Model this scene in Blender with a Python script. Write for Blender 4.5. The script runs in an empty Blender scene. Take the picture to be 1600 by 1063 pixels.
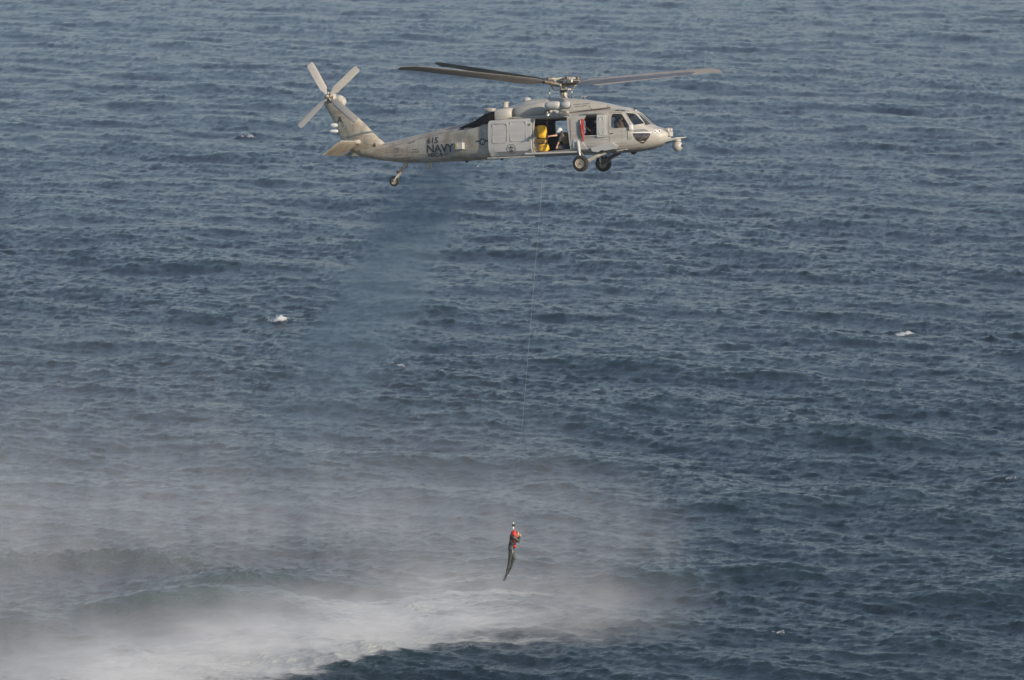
# numbers tuned against the photograph
SL_BIG, SL_SMALL, FOAM_A = 0.090, 0.28, .6
WC1, WC2, W_ROUGH = (0.009, 0.020, 0.027), (0.013, 0.042, 0.038), 0.19
HAZE, LOWD, VEILD, PLUMED = 0.00013, .70, .043, .50
import bpy, bmesh, math, random
import numpy as np
from math import radians, sin, cos, pi
from mathutils import Vector, Matrix, Euler
from mathutils.bvhtree import BVHTree

S = bpy.context.scene
COL = S.collection
rng = np.random.default_rng(11)
random.seed(5)

# ---------------------------------------------------------------- camera
cam_d = bpy.data.cameras.new('camera')
cam = bpy.data.objects.new('camera', cam_d)
COL.objects.link(cam)
cam_d.sensor_width = 36.0
cam_d.lens = 8646.0 / 1600.0 * 36.0
cam_d.clip_start = 1.0
cam_d.clip_end = 60000.0
cam.location = (0, 0, 40)
cam.rotation_euler = (radians(90 - 6.99938), 0, 0)
S.camera = cam

# ---------------------------------------------------------------- light
SUN_DIR = Vector((cos(radians(40)) * cos(radians(20)), -sin(radians(40)) * cos(radians(20)), sin(radians(20))))
w = bpy.data.worlds.new("World")
S.world = w
w.use_nodes = True
nt = w.node_tree
for n in list(nt.nodes):
    nt.nodes.remove(n)
sky = nt.nodes.new('ShaderNodeTexSky')
sky.sky_type = 'NISHITA'
sky.sun_disc = False
sky.sun_elevation = radians(20)
sky.sun_rotation = radians(130)
sky.air_density = 1.0
sky.dust_density = 0.3
sky.ozone_density = 2.5
bg = nt.nodes.new('ShaderNodeBackground')
bg.inputs['Strength'].default_value = 0.13
wo = nt.nodes.new('ShaderNodeOutputWorld')
hs = nt.nodes.new('ShaderNodeHueSaturation')
hs.inputs['Saturation'].default_value = 0.85
nt.links.new(sky.outputs[0], hs.inputs['Color'])
tn_ = nt.nodes.new('ShaderNodeMix')
tn_.data_type = 'RGBA'
tn_.blend_type = 'MULTIPLY'
tn_.inputs[0].default_value = 1.0
tn_.inputs[7].default_value = (1.0, 0.96, 0.99, 1.0)
nt.links.new(hs.outputs[0], tn_.inputs[6])
nt.links.new(tn_.outputs[2], bg.inputs[0])
nt.links.new(bg.outputs[0], wo.inputs[0])
sun_d = bpy.data.lights.new('sun', 'SUN')
sun_d.energy = 4.3
sun_d.angle = radians(0.5)
sun_d.color = (1.0, 0.84, 0.64)
sun = bpy.data.objects.new('sun', sun_d)
sun.rotation_euler = SUN_DIR.to_track_quat('Z', 'Y').to_euler()
sun.location = (100, 0, 100)
COL.objects.link(sun)
S.view_settings.view_transform = 'Standard'
S.view_settings.look = 'None'
S.view_settings.exposure = 0.22
S.view_settings.gamma = 1.0
S.view_settings.use_curve_mapping = False
try:
    S.cycles.use_denoising = True
    S.cycles.denoiser = 'OPENIMAGEDENOISE'
    S.cycles.denoising_prefilter = 'ACCURATE'
    S.cycles.max_bounces = 5
    S.cycles.volume_bounces = 1
    S.cycles.transparent_max_bounces = 16
    S.cycles.caustics_reflective = False
    S.cycles.caustics_refractive = False
except Exception:
    pass


# ---------------------------------------------------------------- node helpers
class NT:
    def __init__(self, name):
        self.m = bpy.data.materials.new(name)
        self.m.use_nodes = True
        self.t = self.m.node_tree
        for n in list(self.t.nodes):
            self.t.nodes.remove(n)
        self.out = self.t.nodes.new('ShaderNodeOutputMaterial')

    def n(self, typ, **kw):
        nd = self.t.nodes.new(typ)
        for k, v in kw.items():
            setattr(nd, k, v)
        return nd

    def l(self, a, b):
        self.t.links.new(a, b)

    def setin(self, nd, key, v):
        if hasattr(v, 'is_output') or isinstance(v, bpy.types.NodeSocket):
            self.l(v, nd.inputs[key])
        else:
            nd.inputs[key].default_value = v

    def math(self, op, a, b=None, c=None, clamp=False):
        nd = self.n('ShaderNodeMath', operation=op, use_clamp=clamp)
        self.setin(nd, 0, a)
        if b is not None:
            self.setin(nd, 1, b)
        if c is not None:
            self.setin(nd, 2, c)
        return nd.outputs[0]

    def smooth(self, v, a, b, lo=0.0, hi=1.0):
        nd = self.n('ShaderNodeMapRange', interpolation_type='SMOOTHSTEP')
        self.setin(nd, 'Value', v)
        self.setin(nd, 'From Min', a)
        self.setin(nd, 'From Max', b)
        self.setin(nd, 'To Min', lo)
        self.setin(nd, 'To Max', hi)
        return nd.outputs[0]

    def noise(self, vec, scale, detail=3.0, rough=0.5, distort=0.0):
        nd = self.n('ShaderNodeTexNoise')
        if vec is not None:
            self.l(vec, nd.inputs['Vector'])
        nd.inputs['Scale'].default_value = scale
        nd.inputs['Detail'].default_value = detail
        nd.inputs['Roughness'].default_value = rough
        nd.inputs['Distortion'].default_value = distort
        return nd.outputs['Fac']

    def mapping(self, vec, scale=(1, 1, 1), rot=(0, 0, 0), loc=(0, 0, 0)):
        nd = self.n('ShaderNodeMapping')
        self.l(vec, nd.inputs['Vector'])
        nd.inputs['Scale'].default_value = scale
        nd.inputs['Rotation'].default_value = rot
        nd.inputs['Location'].default_value = loc
        return nd.outputs[0]

    def mix(self, f, a, b):
        nd = self.n('ShaderNodeMix', data_type='RGBA')
        self.setin(nd, 0, f)
        self.setin(nd, 6, a)
        self.setin(nd, 7, b)
        return nd.outputs[2]


# ---------------------------------------------------------------- the sea
def ocean_tile(L, N, lam_lo, lam_hi, wind, Lp, spread, seed, rms_slope=None, rms_h=None, pw=4.0):
    r = np.random.default_rng(seed)
    k1 = 2 * np.pi * np.fft.fftfreq(N, L / N)
    kx, ky = np.meshgrid(k1, k1, indexing='ij')
    k = np.hypot(kx, ky)
    k[0, 0] = 1.0
    cosd = (kx * wind[0] + ky * wind[1]) / k
    P = np.exp(-1.0 / (k * Lp) ** 2) / k ** pw * (np.abs(cosd) ** spread + 0.06)
    P *= np.where(cosd < 0, 0.25, 1.0)
    klo, khi = 2 * np.pi / lam_hi, 2 * np.pi / lam_lo
    P *= 1 / (1 + (klo / k) ** 8) / (1 + (k / khi) ** 6)
    P[0, 0] = 0
    a = (r.normal(size=(N, N)) + 1j * r.normal(size=(N, N))) * np.sqrt(P)
    h = np.fft.ifft2(a).real
    gx = np.fft.ifft2(a * 1j * kx).real
    gy = np.fft.ifft2(a * 1j * ky).real
    s = rms_slope / np.sqrt((gx ** 2 + gy ** 2).mean()) if rms_slope else rms_h / h.std()
    dx = np.fft.ifft2(a * 1j * kx / k).real * s
    dy = np.fft.ifft2(a * 1j * ky / k).real * s
    return dict(L=L, N=N, h=h * s, dx=dx, dy=dy)


def sample(t, name, x, y, ang, ox, oy):
    c, s_ = cos(ang), sin(ang)
    u = ((x * c + y * s_ + ox) / t['L'] * t['N'])
    v = ((-x * s_ + y * c + oy) / t['L'] * t['N'])
    i = np.floor(u).astype(np.int64)
    j = np.floor(v).astype(np.int64)
    fu = u - i
    fv = v - j
    A = t[name]
    N = t['N']
    i0, i1, j0, j1 = i % N, (i + 1) % N, j % N, (j + 1) % N
    return (A[i0, j0] * (1 - fu) * (1 - fv) + A[i1, j0] * fu * (1 - fv) + A[i0, j1] * (1 - fu) * fv + A[i1, j1] * fu * fv)


def axis_x():
    xs = [0.0]
    while xs[-1] < 15000:
        x = xs[-1]
        if x < 26:
            d = 0.125
        elif x < 82:
            d = 0.125 + (x - 26) / 56 * 0.265
        else:
            d = 0.39 * math.exp((x - 82) / 60) if x < 300 else x * 0.25
        xs.append(x + d)
    xs = np.array(xs)
    return np.concatenate([-xs[:0:-1], xs])


def axis_y():
    ys = [203.0]
    while ys[-1] < 20000:
        y = ys[-1]
        if y < 720:
            d = 0.135 * (y / 217.0) ** 2
        else:
            d = 1.65 * math.exp((y - 720) / 400) if y < 2500 else y * 0.2
        ys.append(y + d)
    back = [203.0]
    while back[-1] > -15000:
        y = back[-1]
        d = 0.3 * math.exp((203 - y) / 25.0) if y > 50 else max(100.0, abs(y) * 0.3)
        back.append(y - d)
    return np.concatenate([np.array(back[:0:-1]), np.array(ys)])


WIND = np.array([-0.68, -0.733])
big = ocean_tile(230.0, 1024, 1.9, 70.0, (cos(0.30) * WIND[0] + sin(0.30) * WIND[1], -sin(0.30) * WIND[0] + cos(0.30) * WIND[1]), 2.4, 2.0, 3, rms_slope=SL_BIG)
small = ocean_tile(47.0, 1024, 0.18, 1.7, (cos(-.5) * WIND[0] + sin(-.5) * WIND[1], -sin(-.5) * WIND[0] + cos(-.5) * WIND[1]), 2.0, 2.0, 4, rms_slope=SL_SMALL, pw=3.6)

# whitecaps: x, y on the sea, width, strength
CAPS = [(-20.0, 244.6, 2.6, .40), (-16.0, 243.4, 2.2, .38), (-23.5, 244.4, 2.0, .38), (-12.5, 239.5, 2.2, .38), (-4.4, 232.0, .8, .5), (-6.0, 221.5, .7, .55), (-1.8, 222.0, .5, .5), (-14.4, 334.9, 0.8, 1.0), (23.5, 330.1, 0.7, 0.9), (-6.5, 314.2, 0.55, 0.7), (4.4, 302.8, 0.5, 0.6), (-2.2, 377.1, 0.55, 0.6), (-8.5, 368.9, 0.6, 0.4),
        (-22.4, 466.9, 1.0, 0.7), (-3.9, 309.7, 0.3, 0.7), (-12.5, 339.3, 0.5, 0.5), (11.0, 225.9, 0.5, 0.6), (14.7, 288.9, 0.5, 0.35), (24.3, 269.3, 0.7, 0.55),
        (23.6, 521.4, 1.0, 0.45), (-26.0, 606.7, 1.3, 0.5), (-49.9, 613.1, 1.3, 0.5), (-19.8, 442.9, 0.8, 0.45), (28.4, 326.9, 0.6, 0.5), (37.5, 642.8, 1.5, 0.5),
        (17.4, 613.1, 1.2, 0.5), (20.9, 308.5, 0.4, 0.3), (-17.0, 267.2, 0.5, 0.6), (35.4, 403.3, 0.9, 0.5), (7.2, 272.6, 0.4, 0.35), (19.2, 552.3, 0.9, 0.3),
        (-23.8, 268.3, 0.5, 0.4), (8.5, 317.2, 0.3, 0.35), (-11.2, 403.3, 0.6, 0.25)]
# wind-driven swells inside and beside the wash: x, y of the crest, half length, height, slant, face depth, back depth
SWELLS = [(-11.0, 237.5, 5.0, .55, .10, 1.3, 3.5), (-13.0, 232.6, 4.6, .85, .22, 2.0, 3.0), (-1.0, 221.4, 6.0, .34, .06, 2.4, 2.6), (-19.5, 245.5, 5.0, .20, -.1, 2.2, 3.0), (-22, 228, 5.0, .35, .1, 1.6, 3.0),
          (14.0, 262, 6.0, .30, .15, 2.0, 3.5), (20, 236, 6.0, .30, .15, 2.0, 3.5), (9.0, 240, 5.0, .25, .1, 1.6, 3.0)]


def build_sea():
    xs, ys = axis_x(), axis_y()
    nx, ny = len(xs), len(ys)
    X, Y = np.meshgrid(xs, ys, indexing='ij')
    X = X.ravel()
    Y = Y.ravel()
    sx = np.gradient(xs)
    sy = np.gradient(ys)
    SP = np.maximum(*np.meshgrid(sx, sy, indexing='ij')).ravel()
    fb = np.clip(1.6 - SP / 3.0, 0, 1)
    fs = np.clip(2.0 - SP / 1.6, 0.0, 1)
    Z = np.zeros_like(X)
    # gust patches: the short chop is stronger in some bands than in others
    gust = 1.0 + .09 * np.sin(X * .11 + Y * .043 + 1.0 + 1.5 * np.sin(Y * .021)) + .08 * np.sin(X * .047 - Y * .083 + 2.0 * np.sin(X * .03 + 2)) + .08 * np.sin(Y * .19 + X * .06)
    DX = np.zeros_like(X)
    DY = np.zeros_like(X)
    # calmer, flattened water right under the rotor wash
    for t, ang, f, ch in ((big, 0.30, fb, 1.1), (small, -0.5, fs * gust, 0.95)):
        c, s_ = cos(ang), sin(ang)
        Z += f * sample(t, 'h', X, Y, ang, 17.0, 5.0)
        a = sample(t, 'dx', X, Y, ang, 17.0, 5.0) * f * ch
        b = sample(t, 'dy', X, Y, ang, 17.0, 5.0) * f * ch
        DX += a * c - b * s_
        DY += a * s_ + b * c
    # group modulation is left to the sum of trains; whitecap crests get a small raised lip
    foam = np.zeros_like(X)
    for cx, cy, wd, st in CAPS:
        m = (np.abs(X - cx) < wd * 3) & (np.abs(Y - cy) < wd * 5)
        if not m.any():
            continue
        x, y = X[m] - cx, Y[m] - cy
        xx = x + 0.25 * y
        xx = xx + .18 * wd * np.sin(y * 5 + cx) + .1 * wd * np.sin(y * 11 + cx)
        yy = y + .25 * xx + .12 * np.sin(xx * 7 + cy)
        g = np.exp(-(xx / wd) ** 2 - np.where(yy < 0, (yy / (wd * .9)) ** 2, (yy / (wd * 1.6)) ** 2))
        lump = .75 + .25 * np.sin(xx * 6.3 + 1) * np.sin(xx * 13.1)
        Z[m] += g * 0.50 * st * (wd ** 0.5) * lump
        g = np.exp(-(xx / wd) ** 2 - ((yy + .35 * wd) / (wd * .8)) ** 2)
        tail = np.exp(-((xx - wd * 1.2) / (wd * 1.3)) ** 2 - ((yy + .3 * wd) / (wd * .45)) ** 2)
        foam[m] = np.maximum(foam[m], st * np.maximum(g, .55 * tail))
    calm = np.zeros_like(X)
    for k, (cx, cy, hl, ht, sl, fd, bd) in enumerate(SWELLS):
        m = (np.abs(X - cx) < hl * 3) & (np.abs(Y - cy) < 16)
        x = X[m] - cx
        y = Y[m] - cy - sl * x - .5 * np.sin(x * .55 + k)
        pr = np.where(y < 0, np.exp(-(y / fd) ** 2), np.exp(-(y / bd) ** 2))
        al = np.exp(-(np.abs(x) / hl) ** 3)
        Z[m] += ht * al * (pr - .35 * np.exp(-((y + 2.2 * fd) / (fd * 1.4)) ** 2))
        if k < 2:
            calm[m] = np.maximum(calm[m], al * np.exp(-((y + fd * .9) / (fd * .9)) ** 2))
    co = np.stack([X + DX, Y + DY, Z], 1).astype(np.float32)
    me = bpy.data.meshes.new('sea')
    me.vertices.add(nx * ny)
    me.vertices.foreach_set('co', co.ravel())
    ii, jj = np.meshgrid(np.arange(nx - 1), np.arange(ny - 1), indexing='ij')
    a = (ii * ny + jj).ravel()
    q = np.stack([a, a + ny, a + ny + 1, a + 1], 1).astype(np.int32)
    me.loops.add(q.size)
    me.loops.foreach_set('vertex_index', q.ravel())
    me.polygons.add(len(q))
    me.polygons.foreach_set('loop_start', np.arange(0, q.size, 4, dtype=np.int32))
    me.polygons.foreach_set('loop_total', np.full(len(q), 4, dtype=np.int32))
    me.polygons.foreach_set('use_smooth', np.ones(len(q), dtype=bool))
    me.update()
    at = me.attributes.new('foam', 'FLOAT', 'POINT')
    at.data.foreach_set('value', foam.astype(np.float32))
    at = me.attributes.new('calm', 'FLOAT', 'POINT')
    at.data.foreach_set('value', calm.astype(np.float32))
    o = bpy.data.objects.new('sea', me)
    COL.objects.link(o)
    o['kind'] = 'structure'
    o['label'] = 'dark blue-green choppy open sea with scattered small whitecaps'
    print('sea verts', nx, ny, nx * ny)
    return o


def sea_material():
    m = NT('sea_water')
    geo = m.n('ShaderNodeNewGeometry')
    pos = geo.outputs['Position']
    flat = m.mapping(pos, scale=(1, 1, 0.6))
    # fine ripples the mesh is too coarse for
    rot = m.mapping(flat, rot=(0, 0, radians(-33)), scale=(1.0, 1.0, 1))
    n1 = m.noise(m.mapping(rot, scale=(2.6, 5.0, 2)), 1.0, 4.0, 0.65, 0.4)
    n2 = m.noise(m.mapping(flat, scale=(1, 1.6, 1), rot=(0, 0, .4)), 9.0, 3.0, 0.6)
    hgt = m.math('ADD', m.math('MULTIPLY', n1, 0.15), m.math('MULTIPLY', n2, 0.006))
    bump = m.n('ShaderNodeBump')
    bump.inputs['Strength'].default_value = 1.0
    bump.inputs['Distance'].default_value = 1.0
    m.l(hgt, bump.inputs['Height'])
    # foam
    att = m.n('ShaderNodeAttribute', attribute_name='foam').outputs['Fac']
    sep = m.n('ShaderNodeSeparateXYZ')
    m.l(pos, sep.inputs[0])
    px, py, pz = sep.outputs
    fn = m.noise(flat, 8.0, 6.0, 0.75, 0.8)
    cap = m.smooth(m.math('ADD', m.math('MULTIPLY', att, 0.75), fn), 0.86, 1.0)
    # blown foam under the rotor wash: a patch bounded by a curved upwind rim
    calm = m.n('ShaderNodeAttribute', attribute_name='calm').outputs['Fac']
    wob = m.math('MULTIPLY', m.math('SUBTRACT', m.noise(flat, 0.3, 3.0, 0.6), 0.5), 3.5)
    rim = m.math('ADD', m.math('MULTIPLY', m.math('MINIMUM', m.math('ADD', px, 3.0), 0.0), 1.3), 222.6)
    dn = m.math('SUBTRACT', m.math('ADD', py, wob), rim)
    a1 = m.smooth(dn, -1.2, 2.0)
    a2 = m.smooth(m.math('ADD', dn, m.math('MULTIPLY', px, -.25)), 10.0, 30.0, 1.0, 0.0)
    a3 = m.smooth(px, 8.0, -5.0)
    patch = m.math('MULTIPLY', m.math('MULTIPLY', a1, a2), a3)
    patch = m.math('MULTIPLY', patch, m.math('SUBTRACT', 1.0, m.math('MULTIPLY', calm, .9)))
    st = m.noise(m.mapping(flat, rot=(0, 0, radians(18)), scale=(0.5, 2.2, 1)), 1.6, 8.0, 0.80, 0.7)
    lowf = m.noise(m.mapping(flat, scale=(.6, 1.6, 1)), 0.30, 3.0)
    sfo = m.math('ADD', m.math('MULTIPLY', patch, FOAM_A), m.math('ADD', st, m.math('MULTIPLY', m.math('SUBTRACT', lowf, .5), .9)))
    wash = m.math('MULTIPLY', m.smooth(sfo, 0.80, 1.08), m.smooth(patch, 0.02, .3))
    # sparse torn flecks on the dark water just outside the rim
    rimz = m.math('MULTIPLY', m.smooth(dn, -9.0, -1.0), m.smooth(px, 9.0, -2.0))
    fleck = m.math('MULTIPLY', m.smooth(m.noise(m.mapping(flat, scale=(1, 1.5, 1)), 2.2, 6.0, 0.7, 1.2), .66, .74), rimz)
    wash = m.math('MAXIMUM', wash, m.math('MULTIPLY', fleck, .5))
    foam = m.math('MAXIMUM', cap, m.math('MULTIPLY', wash, .68), clamp=True)
    p = m.n('ShaderNodeBsdfPrincipled')
    deep = m.mix(m.smooth(pz, -0.3, 0.9), (*WC1, 1), (*WC2, 1))
    m.l(m.mix(foam, deep, (0.62, 0.64, 0.62, 1)), p.inputs['Base Color'])
    m.l(m.smooth(foam, 0, 1, W_ROUGH, 0.7), p.inputs['Roughness'])
    p.inputs['IOR'].default_value = 1.33
    m.l(bump.outputs[0], p.inputs['Normal'])
    m.l(p.outputs[0], m.out.inputs['Surface'])
    return m.m


# ---------------------------------------------------------------- mesh helpers
def link(o, parent=None):
    COL.objects.link(o)
    if parent is not None:
        o.parent = parent
    return o


def tag(o, label=None, cat=None, group=None, kind=None):
    if label:
        o['label'] = label
    if cat:
        o['category'] = cat
    if group:
        o['group'] = group
    if kind:
        o['kind'] = kind
    return o


def obj(name, me, mat, parent=None, smooth=None):
    if isinstance(me, bmesh.types.BMesh):
        bm = me
        bmesh.ops.recalc_face_normals(bm, faces=bm.faces)
        me = bpy.data.meshes.new(name)
        bm.to_mesh(me)
        bm.free()
    if mat is not None:
        me.materials.clear()
        for mm in (mat if isinstance(mat, (list, tuple)) else [mat]):
            me.materials.append(mm)
    if smooth is not None:
        for p in me.polygons:
            p.use_smooth = True
        if smooth < 179:
            me.set_sharp_from_angle(angle=radians(smooth))
    o = bpy.data.objects.new(name, me)
    return link(o, parent)


def add_ring_loft(bm, rings, cap0=True, cap1=True, closed=True):
    vs = [[bm.verts.new(p) for p in r] for r in rings]
    n = len(rings[0])
    for a, b in zip(vs[:-1], vs[1:]):
        for i in range(n if closed else n - 1):
            j = (i + 1) % n
            bm.faces.new((a[i], a[j], b[j], b[i]))
    if cap0:
        bm.faces.new(vs[0][::-1])
    if cap1:
        bm.faces.new(vs[-1])
    return vs


def add_tube(bm, pts, rad, n=8, caps=True):
    pts = [Vector(p) for p in pts]
    if not isinstance(rad, (list, tuple)):
        rad = [rad] * len(pts)
    rings = []
    ref = None
    for i, p in enumerate(pts):
        t = (pts[min(i + 1, len(pts) - 1)] - pts[max(i - 1, 0)]).normalized()
        if ref is None:
            ref = t.orthogonal().normalized()
        ref = (ref - t * ref.dot(t)).normalized()
        b = t.cross(ref)
        rings.append([p + rad[i] * (ref * cos(2 * pi * k / n) + b * sin(2 * pi * k / n)) for k in range(n)])
    add_ring_loft(bm, rings, caps, caps)


def tube(pts, rad, n=8):
    bm = bmesh.new()
    add_tube(bm, pts, rad, n)
    return bm


def add_box(bm, c, s, rot=None, bevel=0.0, taper=None):
    t = bmesh.new()
    bmesh.ops.create_cube(t, size=1.0)
    for v in t.verts:
        v.co = Vector((v.co.x * s[0], v.co.y * s[1], v.co.z * s[2]))
        if taper and v.co.z > 0:
            v.co.x *= taper
            v.co.y *= taper
    if bevel:
        bmesh.ops.bevel(t, geom=list(t.edges), offset=bevel, segments=2, affect='EDGES', profile=0.5)
    M = (Euler(rot).to_matrix() if rot else Matrix.Identity(3))
    mp = {}
    for v in t.verts:
        mp[v] = bm.verts.new(M @ v.co + Vector(c))
    for f in t.faces:
        bm.faces.new([mp[v] for v in f.verts])
    t.free()


def box(c, s, rot=None, bevel=0.0, taper=None):
    bm = bmesh.new()
    add_box(bm, c, s, rot, bevel, taper)
    return bm


def add_ell(bm, c, r, rot=None, seg=16, rings=10):
    t = bmesh.new()
    bmesh.ops.create_uvsphere(t, u_segments=seg, v_segments=rings, radius=1.0)
    M = (Euler(rot).to_matrix() if rot else Matrix.Identity(3))
    mp = {}
    for v in t.verts:
        mp[v] = bm.verts.new(M @ Vector((v.co.x * r[0], v.co.y * r[1], v.co.z * r[2])) + Vector(c))
    for f in t.faces:
        bm.faces.new([mp[v] for v in f.verts])
    t.free()


def ell(c, r, rot=None, seg=16, rings=10):
    bm = bmesh.new()
    add_ell(bm, c, r, rot, seg, rings)
    return bm


def add_lathe(bm, prof, c, axis=(0, 0, 1), n=24):
    """prof: list of (radius, height) along axis; a profile whose first point is repeated at the end is a hollow ring"""
    if prof[0] == prof[-1]:
        hollow, prof = True, prof[:-1]
    else:
        hollow = False
    ax = Vector(axis).normalized()
    u = ax.orthogonal().normalized()
    v = ax.cross(u)
    rings = [[Vector(c) + ax * h + max(r, 1e-4) * (u * cos(2 * pi * k / n) + v * sin(2 * pi * k / n)) for k in range(n)] for r, h in prof]
    if hollow:
        vs = add_ring_loft(bm, rings, False, False)
        for i in range(n):
            j = (i + 1) % n
            bm.faces.new((vs[-1][i], vs[-1][j], vs[0][j], vs[0][i]))
    else:
        add_ring_loft(bm, rings)


def lathe(prof, c, axis=(0, 0, 1), n=24):
    bm = bmesh.new()
    add_lathe(bm, prof, c, axis, n)
    return bm


def prism(poly, y0, y1):
    """closed polygon in XZ extruded along Y"""
    bm = bmesh.new()
    a = [bm.verts.new((x, y0, z)) for x, z in poly]
    b = [bm.verts.new((x, y1, z)) for x, z in poly]
    n = len(poly)
    bm.faces.new(a)
    bm.faces.new(b[::-1])
    for i in range(n):
        j = (i + 1) % n
        bm.faces.new((a[j], a[i], b[i], b[j]))
    return bm


def rrect(x0, x1, z0, z1, r, n=5):
    out = []
    for cx, cz, a0 in ((x1 - r, z1 - r, 0), (x0 + r, z1 - r, 90), (x0 + r, z0 + r, 180), (x1 - r, z0 + r, 270)):
        for k in range(n + 1):
            a = radians(a0 + 90 * k / n)
            out.append((cx + r * cos(a), cz + r * sin(a)))
    return out


def rpoly(pts, r, n=4):
    """round the corners of a polygon"""
    out = []
    m = len(pts)
    for i in range(m):
        p = Vector(pts[i])
        a = (Vector(pts[i - 1]) - p)
        b = (Vector(pts[(i + 1) % m]) - p)
        ra = min(r, a.length * .45)
        rb = min(r, b.length * .45)
        s, e = p + a.normalized() * ra, p + b.normalized() * rb
        for k in range(n + 1):
            t = k / n
            q = s * (1 - t) ** 2 + p * 2 * t * (1 - t) + e * t * t
            out.append((q.x, q.y))
    return out


def boolean_cut(o, cutters, op='DIFFERENCE'):
    for bm in cutters:
        mat = None
        if isinstance(bm, tuple):
            bm, mat = bm
        bmesh.ops.recalc_face_normals(bm, faces=bm.faces)
        me = bpy.data.meshes.new('cutter')
        bm.to_mesh(me)
        bm.free()
        if mat:
            me.materials.append(mat)
        c = bpy.data.objects.new('cutter', me)
        COL.objects.link(c)
        md = o.modifiers.new('b', 'BOOLEAN')
        md.object = c
        md.operation = op
        md.solver = 'EXACT'
        md.material_mode = 'TRANSFER' if mat else 'INDEX'
        bpy.context.view_layer.update()
        dg = bpy.context.evaluated_depsgraph_get()
        new = bpy.data.meshes.new_from_object(o.evaluated_get(dg))
        o.modifiers.clear()
        old = o.data
        o.data = new
        bpy.data.meshes.remove(old)
        bpy.data.objects.remove(c)
        bpy.data.meshes.remove(me)


# ---------------------------------------------------------------- materials
def paint(name, col, grime=0.5, brown=0.3, rough=0.5, streak=True, spec=0.35, scale=1.0):
    m = NT(name)
    tc = m.n('ShaderNodeTexCoord').outputs['Object']
    base = (*col, 1)
    v = m.mapping(tc, scale=(1.3 * scale, 1.3 * scale, 0.5 * scale) if streak else (scale,) * 3)
    n1 = m.noise(v, 2.2, 6.0, 0.62, 0.4)
    n2 = m.noise(tc, 14.0 * scale, 4.0, 0.6)
    n3 = m.noise(m.mapping(tc, scale=(0.5, 3, 6)), 1.4 * scale, 4.0, 0.6, 0.2)
    dark = tuple(c * (1 - .45 * grime) for c in col)
    br = (col[0] * .66, col[1] * .52, col[2] * .36)
    c = m.mix(m.smooth(n1, .40, .66, 0, 1.0 * grime), base, (*dark, 1))
    c = m.mix(m.smooth(n3, .46, .68, 0, brown), c, (*br, 1))
    c = m.mix(m.smooth(n2, .55, .8, 0, .35 * grime), c, (*dark, 1))
    p = m.n('ShaderNodeBsdfPrincipled')
    m.l(c, p.inputs['Base Color'])
    m.l(m.smooth(n1, .3, .8, rough - .1, rough + .15), p.inputs['Roughness'])
    p.inputs['Specular IOR Level'].default_value = spec
    b = m.n('ShaderNodeBump')
    b.inputs['Strength'].default_value = .25
    b.inputs['Distance'].default_value = .01
    m.l(n2, b.inputs['Height'])
    m.l(b.outputs[0], p.inputs['Normal'])
    m.l(p.outputs[0], m.out.inputs['Surface'])
    return m.m


def plain(name, col, rough=0.5, metal=0.0, var=0.25, scale=6.0, spec=0.5):
    m = NT(name)
    tc = m.n('ShaderNodeTexCoord').outputs['Object']
    n1 = m.noise(tc, scale, 4.0, 0.6)
    p = m.n('ShaderNodeBsdfPrincipled')
    lo = tuple(c * (1 - var) for c in col)
    hi = tuple(min(1, c * (1 + var)) for c in col)
    m.l(m.mix(m.smooth(n1, .3, .7), (*lo, 1), (*hi, 1)), p.inputs['Base Color'])
    p.inputs['Roughness'].default_value = rough
    p.inputs['Metallic'].default_value = metal
    p.inputs['Specular IOR Level'].default_value = spec
    m.l(p.outputs[0], m.out.inputs['Surface'])
    return m.m


def glass(name, tint, fac=0.55, rough=0.03):
    m = NT(name)
    tr = m.n('ShaderNodeBsdfTransparent')
    tr.inputs[0].default_value = (*tint, 1)
    gl = m.n('ShaderNodeBsdfPrincipled')
    tc = m.n('ShaderNodeTexCoord').outputs['Object']
    n = m.noise(tc, 5.0, 4.0, .6)
    m.l(m.mix(m.smooth(n, .35, .7), (.02, .025, .03, 1), (.07, .08, .09, 1)), gl.inputs['Base Color'])
    gl.inputs['Roughness'].default_value = rough
    mx = m.n('ShaderNodeMixShader')
    mx.inputs[0].default_value = fac
    m.l(tr.outputs[0], mx.inputs[1])
    m.l(gl.outputs[0], mx.inputs[2])
    m.l(mx.outputs[0], m.out.inputs['Surface'])
    return m.m


GREY = (0.43, 0.42, 0.385)
M_HULL = paint('grey_hull_paint', GREY, .55, .35, .42)
M_TAIL = paint('weathered_tail_paint', (0.44, 0.415, 0.345), .9, .6, .5)
M_DOOR = paint('pale_door_paint', (0.47, 0.475, 0.46), .3, .12, .4)
M_COWL = paint('cowling_paint', (0.445, 0.435, 0.395), .5, .25, .42)
M_EDGE = plain('chipped_trim_paint', (0.42, 0.41, 0.36), .5)
M_SEAM = plain('seam_grime', (0.10, 0.085, 0.07), .7)
M_SEAMS = plain('faint_seam_paint', (0.20, 0.19, 0.165), .7)
M_STREAK = plain('oil_streak_brown', (0.20, 0.165, 0.11), .5)
M_SOOT = plain('exhaust_soot', (0.012, 0.011, 0.012), .9, spec=.1)
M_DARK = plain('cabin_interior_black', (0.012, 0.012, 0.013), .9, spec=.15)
M_MARK = plain('marking_dark_grey', (0.045, 0.05, 0.055), .6)
M_MARKL = plain('marking_mid_grey', (0.15, 0.155, 0.155), .6)
M_RUBBER = plain('tyre_rubber', (0.022, 0.021, 0.02), .8)
M_RIM = plain('wheel_rim_paint', (0.40, 0.36, 0.27), .45)
M_STEEL = plain('bare_steel', (0.45, 0.42, 0.36), .3, .8)
M_CHROME = plain('oleo_chrome', (0.75, 0.75, 0.72), .25, .6)
M_HUB = plain('rotor_hub_metal', (0.16, 0.13, 0.10), .5, .5, .5, 9)
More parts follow.
